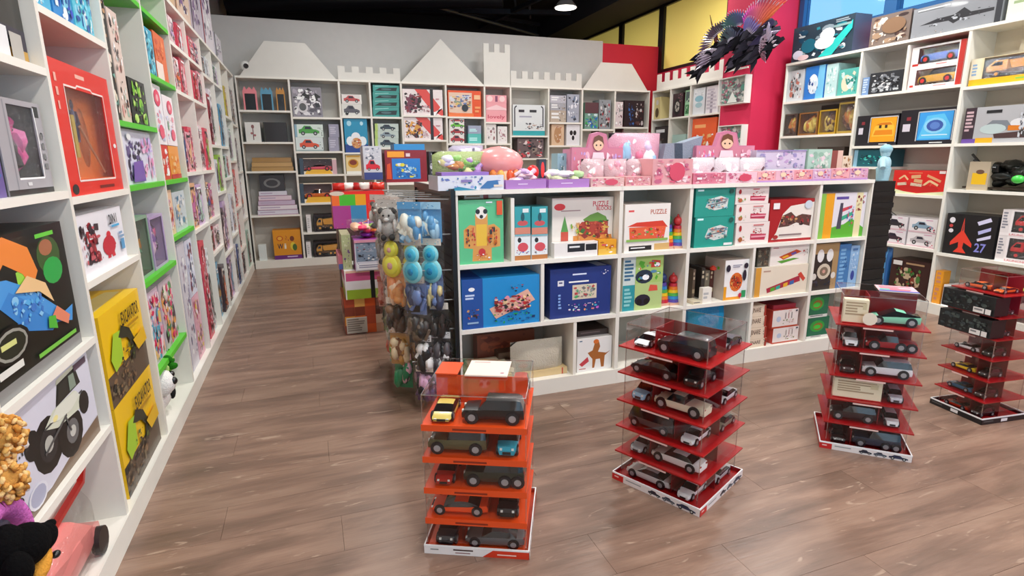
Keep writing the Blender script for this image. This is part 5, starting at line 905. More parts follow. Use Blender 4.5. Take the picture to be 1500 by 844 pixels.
# ================================================================== car display towers
def tower(A, Bp, Dp, tiers, top, col, rimcol, label, plan, colr, zc=0, twist=None, topz=None, printdsl='', name='car_display', hidden=()):
    A, Bp = Vector(A), Vector(Bp); w = (Bp-A).length; ang = math.atan2(Bp.y-A.y, Bp.x-A.x); d = Dp
    root = empty(name, (A.x, A.y, 0), ang, label=label, cat='display case')
    m = MB(); t = .004; h = .036
    m.box((0, 0, 0), (w, d, t), rimcol[0]); m.box((0, 0, t), (w, t, h), rimcol[0]); m.box((0, d-t, t), (w, d, h), rimcol[0]); m.box((0, t, t), (t, d-t, h), rimcol[0]); m.box((w-t, t, t), (w, d-t, h), rimcol[0])
    for q in (((-.001, -.001, h-.006), (w+.001, .004, h+.001)), ((-.001, d-.004, h-.006), (w+.001, d+.001, h+.001)), ((-.001, .004, h-.006), (.004, d-.004, h+.001)), ((w-.004, .004, h-.006), (w+.001, d-.004, h+.001))): m.box(*q, rimcol[1])
    m.box((t, t, t), (w-t, d-t, .014), col)
    art(m, lambda x, y, k: (x, -.0015-.00012*k, y), printdsl, w, h, 3)
    art(m, lambda x, y, k: (w+.0015+.00012*k, x, y), printdsl, d, h, 3)
    m.build('base_tray', root)
    ins = .018; n = len(tiers)
    for k, z in enumerate(tiers):
        zt = tiers[k+1] if k+1 < n else top
        cb = .03 if colr == 'red' else .012      # clear boxes sit inside the projecting shelves
        if k:
            m = MB(); x0, x1, y0, y1 = (ins-.01, w-ins+.01, ins-.012, d-ins-.02) if colr == 'orange' else (ins-.012, w-ins+.012, ins-.012, d-ins+.012)
            m.box((x0, y0, z-.005), (x1, y1, z), col, GLOSS)
            if colr == 'orange': m.box((x0, y0-.002, z-.022), (x1, y0, z+.003), col, GLOSS)
            else: m.box((x0, y0-.002, z-.006), (x1, y0, z+.001), col, GLOSS)
            so = m.build('shelf', root); m = MB(); art(m, lambda x, y, q: (x0+x, y0-.0022-.00012*q, z-.02+y), 'r 30 20 62 60 %s' % ('8a2a10' if colr == 'orange' else 'e8c0b8'), x1-x0, .02, 1)
            m.build('label_strip', so)
        # dividing walls: pinwheel of long and short compartments
        flip, cars = plan[k]; xs = (w*.36 if flip else w*.62); m = MB(); zz = z+.002 if k else .016
        yb = d*.5
        m.box((cb+.008, yb, zz), (w-cb-.008, yb+.003, zt-.008), col if colr == 'orange' else '7a1016', GLOSS)
        m.box((xs, cb+.004, zz), (xs+.002, yb, zt-.008), 'fff', CLEAR)
        if colr == 'red': m.box((xs-.003, cb+.03, zz), (xs, yb, zt-.008), 'a01820', GLOSS)
        m.build('divider', root)
        g = MB(); b0, b1, c0, c1 = cb, w-cb, cb, d-cb-(.02 if colr == 'orange' else 0); e = .0016; zt2 = zt-.006
        g.box((b0, c0, zz), (b1, c0+e, zt2), 'fff', CLEAR); g.box((b0, c1-e, zz), (b1, c1, zt2), 'fff', CLEAR)
        g.box((b0, c0+e, zz), (b0+e, c1-e, zt2), 'fff', CLEAR); g.box((b1-e, c0+e, zz), (b1, c1-e, zt2), 'fff', CLEAR)
        if k == n-1: g.box((b0, c0, zt2), (b1, c1, zt2+e), 'fff', CLEAR); g.box((b0, c0, zt2+e), (b1, c0+.003, zt2+.004), 'fff', CLEAR)
        for ex, ey in ((b0, c0), (b1, c0), (b1, c1), (b0, c1)): g.box((ex-.0016, ey-.0016, zz), (ex+.0016, ey+.0016, zt2), 'fff', EDGE)
        g.box((b0, c0-.001, zt2-.003), (b1, c0+.001, zt2), 'fff', EDGE); g.box((b1-.001, c0, zt2-.003), (b1+.001, c1, zt2), 'fff', EDGE)
        if k == n-1: g.box((b0, c1-.001, zt2-.002), (b1, c1+.001, zt2+.001), 'fff', EDGE); g.box((b0-.001, c0, zt2-.002), (b0+.001, c1, zt2+.001), 'fff', EDGE)
        g.build('clear_cover', root)
        M = Matrix.Translation((A.x, A.y, 0)) @ Matrix.Rotation(ang, 4, 'Z')
        for j, cdef in enumerate(cars):
            if not cdef: continue
            kind, cc, desc = cdef[:3]; six = len(cdef) > 3
            a0, a1 = (cb+.006, xs-.004) if (j == 0) else (xs+.004, w-cb-.006)
            if j == 2: a0, a1 = cb+.01, w-cb-.01
            long_ = (flip and j == 1) or (not flip and j == 0) or j == 2
            cx = (a0+a1)/2
            if kind == 'card':
                m = MB(); m.box((0, 0, 0), (a1-a0, .05, (zt-z)*.8), 'efe0c0'); art(m, lambda x, y, q: (x, -.00012*q, y), 'b 8 30 90 90 5 b8a080;r 76 60 92 86 d8c8a0;r 0 0 100 4 c8281e', a1-a0, (zt-z)*.8, 2)
                tag(m.build('label_card', loc=M @ Vector((a0, cb+.006, zz)), rot=(0, 0, ang)), desc, 'card'); continue
            if long_:
                L = min((a1-a0)*.97, .25) if j < 2 else min(.18, d*.4); dirn = pi if j < 2 else -pi/2
                L = min(L, (zt-zz)*.86/PROF[kind][0], (yb-cb)*1.0/PROF[kind][1])
                pos = (cx, cb+.012+L*PROF[kind][1]/2+.006) if j < 2 else (w-cb-.012-L*PROF[kind][1]/2, yb+.02+L/2)
                if j < 2 and len(desc) and 'facing right' in desc: dirn = 0
            else:
                L = min((yb-cb)*.93, .19); L = min(L, (a1-a0)*.95/PROF[kind][1], (zt-zz)*.86/PROF[kind][0]); dirn = -pi/2; pos = (cx, cb+.008+L/2)
            toycar(kind, L, cc, M @ Vector((pos[0], pos[1], zz+.001)), ang+dirn, desc, six=six)
    return root, M if False else Matrix.Translation((A.x, A.y, 0)) @ Matrix.Rotation(ang, 4, 'Z')
OT = ', orange rimmed car tower'
tower((.313, 1.92), (.682, 1.743), .43, [.03, .15, .28, .41, .54], .665, 'e8501c', ('b8341c', 'f4f0ee'), 'car display tower with orange shelves and a white base, nearest the camera',
  [(1, [('suv', '26282c', 'black small car seen head on, bottom tier'+OT), ('sedan', '6a6a6a', 'grey saloon toy car side on, bottom tier'+OT)]),
   (0, [('sport', 'f0501a', 'orange sports toy car side on, second tier'+OT), ('suv', '141416', 'black toy car seen head on, second tier'+OT)]),
   (1, [('sedan', 'a8261c', 'dark red toy car seen head on, middle tier'+OT), ('jeep', '2e3428', 'dark green six wheeled toy truck, middle tier'+OT, 6)]),
   (0, [('jeep', '5a5638', 'olive toy off-road car side on, fourth tier'+OT), ('suv', '2a9ab0', 'teal toy car seen head on, fourth tier'+OT)]),
   (1, [('sport', 'd8c060', 'yellow toy car seen head on, top tier'+OT), ('suv', '18181a', 'black off-road toy car side on, top tier'+OT), ('suv', 'c8502a', 'rust toy car behind the divider, top tier'+OT)])],
  'orange', printdsl='r 0 0 100 84 f0e8e4;b 6 40 18 64 1 888;b 28 44 52 72 1 3a1a14;b 30 16 50 34 1 855;p d8381c 56 0 100 0 100 84 66 84;b 70 20 92 44 1 f8d0c0')
def card(M, x, y, z, w, d, label, dsl, tilt=0, h=.004):
    m = MB(); m.box((0, 0, 0), (w, d, h), 'ecdcd0'); art(m, lambda a, b, k: (a, b, h+.00012*k), dsl, w, d, 2)
    return tag(m.build('paper_card', loc=M @ Vector((x, y, z)), rot=(0, 0, math.atan2(M[1][0], M[0][0]))), label, 'card')
Mo = Matrix.Translation((.313, 1.92, 0)) @ Matrix.Rotation(math.atan2(1.743-1.92, .682-.313), 4, 'Z')
card(Mo, .14, .19, .664, .17, .17, 'pale peach paper card lying on the orange tower top', 'b 10 80 50 92 1 caa;e 86 20 5 5 b89;r 0 0 100 4 d8b8a8')
m = MB(); m.box((0, 0, 0), (.09, .13, .005), 'e8501c'); tag(m.build('orange_insert', loc=Mo @ Vector((.02, .2, .664)), rot=(0, 0, math.atan2(-.177, .369))), 'orange card square lying on the orange tower top', 'card')
RT = ', red tower beside the island'
BP = 'r 0 0 100 84 e8dcd8;r 0 0 14 84 c81e1e;b 3 30 11 60 1 f0c0b8;b 17 40 40 66 1 999;c 44 14 58 78 2a2c3a;c 60 14 74 78 555a66;c 76 14 96 78 2a3050'
tower((1.264, 2.132), (1.46, 1.733), .44, [.02, .15, .28, .41, .545, .67], .78, 'a81416', ('a0181c', 'f0eaea'), 'tall car display tower with red shelves standing near the island middle',
  [(0, [('sedan', 'e4e0dc', 'white saloon toy car side on, bottom tier'+RT), ('sedan', 'f0eeec', 'white toy car seen head on, bottom tier'+RT), ('sedan', 'd8d8d8', 'silver toy car at the side, bottom tier'+RT)]),
   (1, [('sedan', 'b8bcbc', 'silver toy car seen head on, second tier'+RT), ('sedan', 'f2f0ec', 'white saloon toy car side on, second tier'+RT)]),
   (0, [('bus', '4c4a48', 'dark grey toy coach, third tier'+RT), ('sedan', 'f0f0f0', 'white and black toy car seen head on, third tier'+RT), ('sedan', '8a8a7a', 'khaki toy car at the side, third tier'+RT)]),
   (1, [('suv', '9ac0d8', 'pale blue toy car seen head on, fourth tier'+RT), ('pickup', 'ece4c8', 'cream toy limousine side on, fourth tier'+RT), ('sedan', 'e8e8e8', 'white toy car at the side, fourth tier'+RT)]),
   (0, [('sedan', '141416', 'black saloon toy car side on, fifth tier'+RT), ('suv', '1c1a1c', 'black toy car seen head on, fifth tier'+RT)]),
   (1, [('sport', 'e8eaee', 'white and black toy car seen head on, top tier'+RT), ('suv', '17161a', 'black toy car side on, top tier'+RT), ('sport', '50505a', 'grey toy car behind the divider, top tier'+RT)])],
  'red', printdsl=BP)
T3 = ', red tower with mint car'
_, M3 = tower((2.433, 2.01), (2.731, 1.73), .38, [.02, .15, .28, .41, .55, .68], .83, 'a01214', ('a0181a', 'f2eeee'), 'car display tower with red shelves, mint car on top',
  [(1, [('suv', '2a1a1c', 'black toy car seen head on, bottom tier'+T3), ('jeep', '2a3444', 'dark blue six wheeled toy truck, bottom tier'+T3, 6)]),
   (0, [('suv', '2c1c1e', 'black long toy car side on, second tier'+T3), ('suv', 'f0ecec', 'white toy car seen head on, second tier'+T3)]),
   (0, [('card', '', 'cream card in the third tier'+T3), ('suv', 'c8c4cc', 'silver toy car seen head on, third tier'+T3)]),
   (1, [('suv', '3a1416', 'dark maroon toy car seen head on, fourth tier'+T3), ('suv', 'f4f2f2', 'white estate toy car side on, fourth tier'+T3)]),
   (1, [('jeep', 'f2f0f0', 'white toy van seen head on, fifth tier'+T3), ('pickup', 'a8242a', 'red six wheeled toy pickup, fifth tier'+T3, 6)]),
   (1, [('card', '', 'cream card in the top tier'+T3), ('wedge', '8ee0bc', 'mint green angular toy pickup, top tier of a red tower'), ('suv', 'd8c8c8', 'pale toy car behind the divider, top tier'+T3)])],
  'red', printdsl=BP)
card(M3, .20, .16, .828, .17, .15, 'pink and white leaflet lying on the mint car tower', 'r 0 0 100 100 f0b8c0;b 8 12 92 90 7 d86a80;r 0 0 100 16 5a6ac0;r 4 20 30 40 4ac0b0')
m = MB(); m.cyl((0, 0, 0), (0, .002, 0), .032, .032, 'e8d8c4'); tag(m.build('price_sticker', loc=M3 @ Vector((.15, .012, .715)), rot=(0, 0, math.atan2(-.28, .298))), 'round cream price sticker on the mint car compartment', 'sticker')
T4 = ', red tower at the frame edge'
BK = 'r 0 0 100 84 17171a;r 42 20 56 70 e8e4e4;b 4 30 36 60 1 555'
_, M4t = tower((3.53, 2.188), (3.495, 1.877), .33, [.02, .13, .255, .38, .50, .625, .75], .86, 'a01418', ('16161a', 'e8e4e4'), 'car display tower with red shelves and a black base, beside the right shelves',
  [(0, [('sport', 'b8341c', 'rust orange toy car side on, bottom tier'+T4), ('suv', '2a1416', 'dark toy car seen head on, bottom tier'+T4)]),
   (0, [('sedan', '2a6a8a', 'steel blue toy car side on, second tier'+T4), ('suv', '2a1618', 'dark toy car seen head on, second tier'+T4)]),
   (0, [('sport', 'f0cc14', 'bright yellow toy sports car, third tier'+T4), ('suv', '1c1c20', 'black toy car seen head on, third tier'+T4)]),
   (0, [('sport', 'f0eef0', 'white toy sports car side on, fourth tier'+T4), ('suv', '1c1e1c', 'black toy car seen head on, fourth tier'+T4)]),
   (0, [None, ('sedan', '1a3a44', 'dark teal toy car, fifth tier'+T4)]), (0, [None, ('sedan', '24262c', 'charcoal toy car, sixth tier'+T4)]),
   (0, [('sport', 'e8641c', 'bright orange toy car, front, top tier'+T4), ('sport', 'e8641c', 'bright orange toy car, rear, top tier'+T4), ('sport', 'a8c83a', 'lime toy car, top tier'+T4)])],
  'red', printdsl=BK)
for k, z in enumerate((.505, .632)):
    pos = M4t @ Vector((-.015, -.022, z)); carton(pos, math.atan2(-.311, -.035), .30, .105, .10, '191b1c', 's 4 8 92 92 26 2a3432,3a4446,14161a,4a5450;r 64 6 84 34 e8e4e0;r 86 6 96 34 e8e4e0;b 66 12 82 28 1 888', f'black car box with a white label, {["lower","upper"][k]} of two in the edge tower', side='141414')
# ================================================================== black rack with hanging packs
r = empty('display_rack', (.775, 3.12, 0), 0, label='black metal hanging rack fixed at the island end facing the aisle', cat='rack')
m = MB(); m.box((-.022, 0, .02), (0, .035, 1.335), '18181a', METAL); m.box((-.022, 1.12, .02), (0, 1.155, 1.335), '18181a', METAL); m.box((-.022, .035, 1.30), (0, 1.12, 1.335), '18181a', METAL); m.build('frame', r)
m = MB(); m.box((-.012, .035, .1), (-.004, 1.12, 1.30), '232326', METAL)
for k in range(24): m.box((-.016, .035, .12+.05*k), (-.012, 1.12, .135+.05*k), '0e0e10', METAL)
m.build('slotted_panel', r)
hk = []
def hang(name, label, y, z, out, w, h, th, yaw, body, cols, card='e8e0d4', seed=1, m2=CLOTH, n=8, dsl=''):
    root = empty(name, (.775-out, y, z), yaw, label=label, cat='hanging pack', group=None)
    m = MB(); m.box((-w/2, -.0015, -.035), (w/2, .0015, 0), card); art(m, lambda x, yy, k: (x-w/2, -.0016-.00012*k, yy-.035), dsl or 'b 10 30 80 70 1 8a7a6a', w, .035, seed); m.build('header_card', root)
    b = MB(); b.pillow(-w/2*.92, -h, w/2*.92, -.035, -th/2, th/2, body, m2, 7, seed)
    if n: lumps(b, (-w/2*.85, -th*.7, -h*.95, w/2*.85, th*.2, -h*.2), cols, n, seed, m2, .24)
    b.build('packed_toy', root, smooth=60)
    g = MB(); g.pillow(-w/2, -h-.01, w/2, -.03, -th*.75, th*.75, 'fff', FILM, 8, seed+2); g.build('clear_bag', root, smooth=60)
rows = [ # z top, length, then from the far end to the near end: kind, description, colours
 (1.27, .20, [('plush_pack', 'pale grey plush', '9a9692,e8e4e0,6a6664'), ('plush_pack', 'white and grey plush', 'd8d4ce,8a8684,fff'), ('plush_pack', 'dark grey plush', '5a5654,8a8684,3a3838'), ('plush_pack', 'ash grey plush', 'b0aca8,e0dcd8,4a4846'), ('card_pack', 'light blue carded toy', '5a9ac8,a8d4ec,e8e8d8')]),
 (1.07, .22, [('plush_pack', 'cream plush', 'e0d4bc,b8b4a8,8a8884'), ('plush_pack', 'charcoal plush', '6a6868,a8a4a2,3a3a3a'), ('plush_pack', 'grey striped plush', '4a4848,b8b4b2,7a7876'), ('foam_ring', 'bright yellow ring shaped toy', 'f0ec50,e8d840,e0a8a0'), ('foam_ring', 'turquoise ring shaped toy', '3ab4d0,8ad8e0,2a8ab8')]),
 (.86, .20, [('toy_pack', 'pale pink toy', 'e8b8b0,8a5a54,f0d8d0'), ('toy_pack', 'rose and black toy', 'd8908a,2a2424,f0c8c0'), ('toy_pack', 'black and white toy', 'e8e4e0,2a2828,c8c0b8'), ('toy_pack', 'orange paper toy', 'f0a868,e8905a,f4d0b0'), ('toy_pack', 'slate blue narrow toy', '6a80b0,3a4460,d8c890')]),
 (.68, .20, [('toy_pack', 'peach striped toy', 'e8a898,c86a5a,f4e0d8'), ('toy_pack', 'tan toy', 'b89a80,e8dcd0,7a5a40'), ('toy_pack', 'brown stick toy', '6a4a3a,a88a70,3a2a24'), ('toy_pack', 'dark brown toy', '3a2c24,8a6a50,5a4438'), ('toy_pack', 'black toy', '1c1a18,3a3430,6a5a4a')]),
 (.50, .22, [('toy_pack', 'olive green toy', '6a7a3a,3a4428,a8b878'), ('toy_pack', 'white and green toy', 'd8d8d0,4a8a4a,8a8a80'), ('toy_pack', 'cream plush head toy', 'e8ccb0,c8905a,fff'), ('toy_pack', 'golden brown toy', 'c8924a,8a5a3a,f0d8b0'), ('toy_pack', 'black and white animal toy', '16161a,e8e8e8,5a5458')]),
 (.31, .20, [('toy_pack', 'orange and pink toy', 'f09a70,e86a4a,f8c8b0'), ('toy_pack', 'vivid green toy', '2ac83a,6af060,3ab0a8'), ('toy_pack', 'leaf green toy', '1c8a3a,8ae0a0,2a5a3a'), ('toy_pack', 'green and pink toy', '2a8a5a,f0b8c8,1c3a2a'), ('toy_pack', 'purple and black toy', '5a3a6a,1c1c20,d8a8c8')]),
]
rr = random.Random(5)
for ri, (z, h, lst) in enumerate(rows):
    for j, (nm, ds, cols) in enumerate(lst):
        y = 4.12-.235*j; cl_ = cols.split(',')
        m = MB(); m.cyl((0, 0, 0), (-.26, 0, .012), .004, .004, '999', METAL, 6); m.build('hook', r, loc=(-.014, y-3.12, z+.004))
        for q in range(2):
            out = [.15, .27][q]-.02*ri*.5+.02*rr.random()+(.03 if j < 3 else (.07 if j == 3 else -.02)); w = rr.uniform(.13, .17); yaw = rr.uniform(-.75, -.35)
            root = empty(nm, (.775-out, y-.02*q, z+rr.uniform(-.02, .0)), yaw, label=f'{ds} pack, {["close to the rack","outermost"][q]}, {["top","second","third","fourth","fifth","lowest"][ri]} hook row', cat='hanging pack')
            sd = ri*20+j*3+q; rk = random.Random(sd); card = rk.choice(['e8e0d4', 'd8c8c0', cl_[0], cl_[1], 'b8b0a8'])
            m = MB(); m.box((-w*.4, -.001, -.04), (w*.4, .001, 0), card); art(m, lambda x, yy, k: (x-w*.4, -.0012-.00012*k, yy-.04), 's 6 10 94 90 5 %s' % cols, w*.8, .04, sd); m.build('header_card', root)
            b = MB(); th = .035
            if nm == 'plush_pack':
                b.ell((0, 0, -.04-h*.28), (w*.34, th, h*.22), cl_[0], CLOTH, 12, 9, .1, None, sd); b.ell((0, 0, -.04-h*.65), (w*.30, th, h*.26), cl_[0], CLOTH, 12, 9, .1, None, sd+1)
                for s_ in (-1, 1):
                    b.ell((s_*w*.28, 0, -.05-h*.08), (w*.12, .015, h*.09), cl_[2], CLOTH, 8, 6); b.ell((s_*w*.32, -.01, -.04-h*.55), (w*.1, .02, h*.2), cl_[1], CLOTH, 8, 6); b.ell((s_*w*.18, -.015, -.04-h*.9), (w*.13, .03, h*.1), cl_[2], CLOTH, 8, 6)
                    b.ell((s_*w*.12, -th*.95, -.04-h*.24), (w*.045, .008, w*.05), '141414', GLOSS, 6, 5)
                b.ell((0, -th*.9, -.04-h*.36), (w*.12, .015, h*.06), cl_[1], CLOTH, 8, 6)
            elif nm == 'foam_ring':
                for zc_, rr_ in ((-.04-h*.24, w*.3), (-.04-h*.68, w*.4)): b.ell((0, 0, zc_), (rr_, .018, rr_*1.1), cl_[1], GLOSS, 16, 9); b.ell((0, -.012, zc_), (rr_*.72, .014, rr_*.8), cl_[0], GLOSS, 14, 8); b.ell((0, -.022, zc_), (rr_*.3, .01, rr_*.34), cl_[2], CLOTH, 10, 6)
            else:
                lumps(b, (-w*.45, -th, -h-.03, w*.45, th, -.045), cl_, 16, sd, GLOSS, .24); b.box((-w*.4, .012, -h-.03), (w*.4, .014, -.04), cl_[0])
            b.build('packed_toy', root, smooth=60)
            g = MB(); g.pillow(-w/2, -h-.045, w/2, -.035, -th*1.2, th*1.2, 'fff', FILM, 7, sd+2); g.build('clear_bag', root, smooth=60)
# ================================================================== boxes stacked in the aisle
def box4(x0, y0, z0, w, d, h, body, dsl, label, name='toy_box', sd=1, side=None, sideart=None, top=None):
    m = MB(); m.box((0, 0, 0), (w, d, h), side or body); art(m, lambda x, y, k: (x, -.00015*k, y), 'r 0 0 100 100 %s;' % body+dsl, w, h, sd)
    if sideart: art(m, lambda x, y, k: (-.00015*k, d-x, y), sideart, d, h, sd)
    if top: art(m, lambda x, y, k: (x, y, h+.00015*k), top, w, d, sd)
    return tag(m.build(name, loc=(x0, y0, z0)), label, 'box')
SQ = []
rq = random.Random(3); cs = ['e8762a', 'f0a03a', 'd85a1e', '8a3a22', 'd8c0a8', 'c89a80', 'f0b860', 'b84a28', '5a2a20']
for j in range(4):
    for i in range(5): SQ.append(f'r {i*20} {j*25} {i*20+19.6} {j*25+24.6} {rq.choice(cs)}')
SQ = ';'.join(SQ)+';r 2 2 42 46 c8c0b4;b 4 6 40 42 6 8a8078;r 2 44 42 46 f0ece8'
box4(.215, 4.95, 0, .44, .5, .325, 'c86a30', SQ, 'orange and brown checkered carton at the foot of the aisle stack', sideart=SQ, name='checkered_carton')
ST = 'r 0 0 100 36 9ab82a;r 0 33 100 37 e8e8e0;r 0 37 100 64 eeeaee;r 0 64 100 92 d0568a;r 0 92 100 100 f0c8b0'
box4(.235, 4.9, .3255, .46, .5, .25, 'eee', ST+';r 46 0 54 100 141416;r 0 0 2 100 f4f0f0;r 98 0 100 100 f4f0f0', 'pink white and green striped carton with a black band', sideart=ST, name='striped_carton')
box4(.20, 5.0, .576, .05, .4, .12, 'd8788a', 'r 0 0 100 40 5a6ab0', 'narrow pink pack beside the striped carton')
box4(.33, 4.86, .576, .33, .3, .265, 'dcd8e4', 'r 3 30 97 92 8a9cb4;s 6 60 94 90 18 5a6a84,a8b8cc,7a4a5a,c8c8d8;s 8 32 92 58 14 222430,f0f0f4,3a3e50;r 3 4 97 24 f0eef4;b 8 8 90 20 2 9a98b0;r 0 92 100 100 e8a0b8;s 2 10 10 80 4 c8304a,333', 'white toy display carton with figure cards and purple sides', side='a83a9c', name='display_carton')
box4(.235, 4.98, .576, .075, .4, .3, 'b8c090', 's 10 5 90 95 10 8a9a50,d8dcb8,7a5a8a', 'pale green tall pack beside the display carton')
r = empty('toy_bag', (.30, 4.90, .842), 0, label='crumpled bag of magenta and orange toys on the display carton', cat='bag')
m = MB(); lumps(m, (0, 0, 0, .36, .28, .15), ['c82a8a', 'e8762a', '6a2a8a', 'f0c0a0', '8ac04a', 'e8406a'], 26, 6, GLOSS, .2); m.build('contents', r, smooth=60)
g = MB(); g.pillow(-.01, 0, .37, .16, 0, .28, 'fff', FILM, 8, 2); g.build('clear_bag', r, smooth=60)
CQ = 'r 0 62 14 92 ee6a1c;r 14 62 44 92 48b82a;r 44 62 76 92 e8a01c;r 0 0 34 62 a83a8c;r 34 0 64 62 3a86b8;r 64 0 100 100 e8261c;e 10 95 14 6 d8c8b8;s 4 0 96 14 8 e8b8a8,d8305a'
box4(.19, 5.3, 0, .47, .32, 1.23, 'e02a20', CQ.replace('r 0 62', 'r 0 90').replace('r 14 62', 'r 14 90').replace('r 44 62', 'r 44 90').replace('r 0 0 34 62', 'r 0 70 34 90').replace('r 34 0 64 62', 'r 34 70 64 90').replace(' 92 ', ' 97 ').replace('e 10 95 14 6', 'e 10 99 8 1').replace('s 4 0 96 14 8', 's 4 66 96 72 8'), 'tall bright red box with colour squares behind the aisle stack', side='c81e1c', name='block_box') if False else None
m = MB(); m.box((0, 0, 0), (.42, .3, .88), '4a3434', METAL); tag(m.build('stock_table', loc=(.23, 5.42, 0)), 'dark pedestal behind the aisle stack carrying the red box', 'stand')
box4(.20, 5.42, .881, .47, .3, .335, 'e8261c', CQ, 'bright red box with green orange and purple colour squares', side='c81e1c', name='block_box')
for k in range(7):
    m = MB(); rk = random.Random(k); m.pillow(0, 0, .11, .07, 0, .12, ['c8281e', '8a1c1c', 'e8e0d8', 'b82a2a', 'd8d0c8', '9a1e22', 'e03a2a'][k], GLOSS, 6, k)
    tag(m.build('snack_bag', loc=(.20+.06*k, 5.44+.03*(k % 2), 1.217), rot=(.1, 0, .3*((k % 3)-1)), smooth=60), f'small {["red","dark red","white","crimson","cream","maroon","scarlet"][k]} packet on the colour squares box', 'packet')
# ================================================================== pillar shelves, black stand, small figures
def wallbox(y0, y1, z0, z1, dp, label):
    w = y1-y0; r = empty('wall_box', (5.35-dp, y1, z0), -pi/2, label=label, cat='wall shelf')
    m = MB(); t = .012; h = z1-z0
    m.box((0, 0, 0), (w, dp, t), 'eeeae4', WHITE_A); m.box((0, 0, h-t), (w, dp, h), 'eeeae4', WHITE_A); m.box((0, 0, t), (t, dp, h-t), 'eeeae4', WHITE_A); m.box((w-t, 0, t), (w, dp, h-t), 'eeeae4', WHITE_A); m.build('frame', r)
    m = MB(); m.box((t, dp*.5, t), (w-t, dp, h-t), 'a8a8a0'); art(m, lambda x, y, k: (t+x*.94, dp*.5-.0002*k, t+y*.94), 's 3 4 97 96 40 c8ccc8,7a8a88,b87a8a,5a9a8a,e8e4e0,8a6a78;p eef0ea 30 4 70 4 50 46;s 30 60 60 90 6 d84a6a,8ac0a8', w, h, 5); m.build('picture_panel', r)
wallbox(6.0, 6.5, 2.16, 2.50, .1, 'white framed picture box on the pink pillar, upper one')
wallbox(6.0, 6.45, 1.60, 1.90, .1, 'white framed picture box on the pink pillar, lower one')
m = MB(); X = Matrix.Translation((5.30, 6.4, 2.58)) @ Matrix.Rotation(-pi/2, 4, 'Z'); m.X = X
m.prism([(-.06, 0), (.36, 0), (.36, .02), (.22, .02), (.2, .1), (.14, .17), (.08, .19), (.02, .16), (-.02, .1), (-.04, .02), (-.06, .02)], 0, .02, 'f0ece4', WHITE_A)
tag(m.build('castle_crest'), 'small white rounded castle board on the pillar under the black bird', 'decoration')
r = empty('cctv_camera', (-.64, 8.665, 2.716), 0, label='white round security camera on the castle board in the aisle corner', cat='camera')
m = MB(); m.ell((0, 0, 0), (.07, .06, .07), 'eceae6', GLOSS, 16, 10); m.cyl((0, 0, -.125), (0, 0, -.05), .04, .03, 'eceae6', GLOSS, 12); m.build('housing', r, smooth=50)
m = MB(); m.cyl((.01, -.064, 0), (.01, -.05, 0), .03, .034, '111', GLASS, 14); m.build('lens', r)
r = empty('black_stand', (4.14, 3.18, 0), 0, label='tall black rack stand beside the far end of the island', cat='stand')
m = MB(); m.box((0, 0, 0), (.30, .3, .03), '141416', METAL); m.build('foot', r)
m = MB(); m.box((0, .1, .03), (.30, .26, 1.30), '1a1a1d', METAL); m.build('column', r)
m = MB(); [m.box((.005, .088, .1+.09*k), (.295, .1, .14+.09*k), '1d1d20', METAL) for k in range(13)]; m.build('slats', r)
r = empty('blue_figure', (4.39, 3.36, 1.302), .3, label='pale blue standing figure figurine on the black rack stand', cat='figurine')
m = MB(); m.cyl((0, 0, 0), (0, 0, .1), .045, .055, 'a8d0dc', CLOTH, 14); m.ell((0, 0, .13), (.065, .045, .07), 'b0d4e0', CLOTH); m.cyl((-.04, 0, .16), (-.10, -.03, .1), .024, .02, 'b0d4e0', CLOTH, 10); m.cyl((.04, 0, .16), (.08, .0, .09), .024, .02, 'b0d4e0', CLOTH, 10); m.build('body', r, smooth=60)
m = MB(); m.cyl((0, 0, .19), (0, 0, .23), .03, .04, 'a8d0dc', CLOTH, 12); m.ell((0, 0, .245), (.05, .045, .04), '9ac8d8', CLOTH); m.build('head', r, smooth=60)
# ================================================================== winged bird figure on the far shelves
r = empty('bird_sculpture', (5.28, 6.9, 2.86), 0, label='black winged bird-like hanging decoration with purple and orange quill fans', cat='decoration')
def bp(px, py, d=5.06):
    v = fw*FPX+rt*(px-750)-up*(py-422); q = Vector((0, 0, CH))+v*(d/v.x); return q-Vector((5.28, 6.9, 2.86))
def fan(name, hub, tips0, tips1, n, w, c0, c1, base=.1, dd=0):
    m = MB(); a, b = bp(*tips0), bp(*tips1); h = bp(*hub)
    for k in range(n):
        t = k/(n-1); e = a.lerp(b, t)+Vector((-.25*sin(pi*t)*.3-dd, 0, .10*sin(pi*t))); s = h.lerp(e, base)
        dv = (e-s).normalized(); sd = dv.cross(Vector((.63, .77, 0))).normalized()*w
        l0, l1 = Vector(lin(c0)), Vector(lin(c1)); cc = l0.lerp(l1, t); mid = s.lerp(e, .6); off = Vector((-.012, -.012, 0))
        m.add([s-sd*.3, mid-sd, e, mid+sd, s+sd*.3, mid+off], [(0, 1, 5), (1, 2, 5), (2, 3, 5), (3, 4, 5), (4, 0, 5)], tuple(cc), GLOSS)
        m.cyl(s, e, .006, .003, 'c8c0d8', GLOSS, 5)
    return m.build(name, r)
m = MB()
rn = random.Random(8)
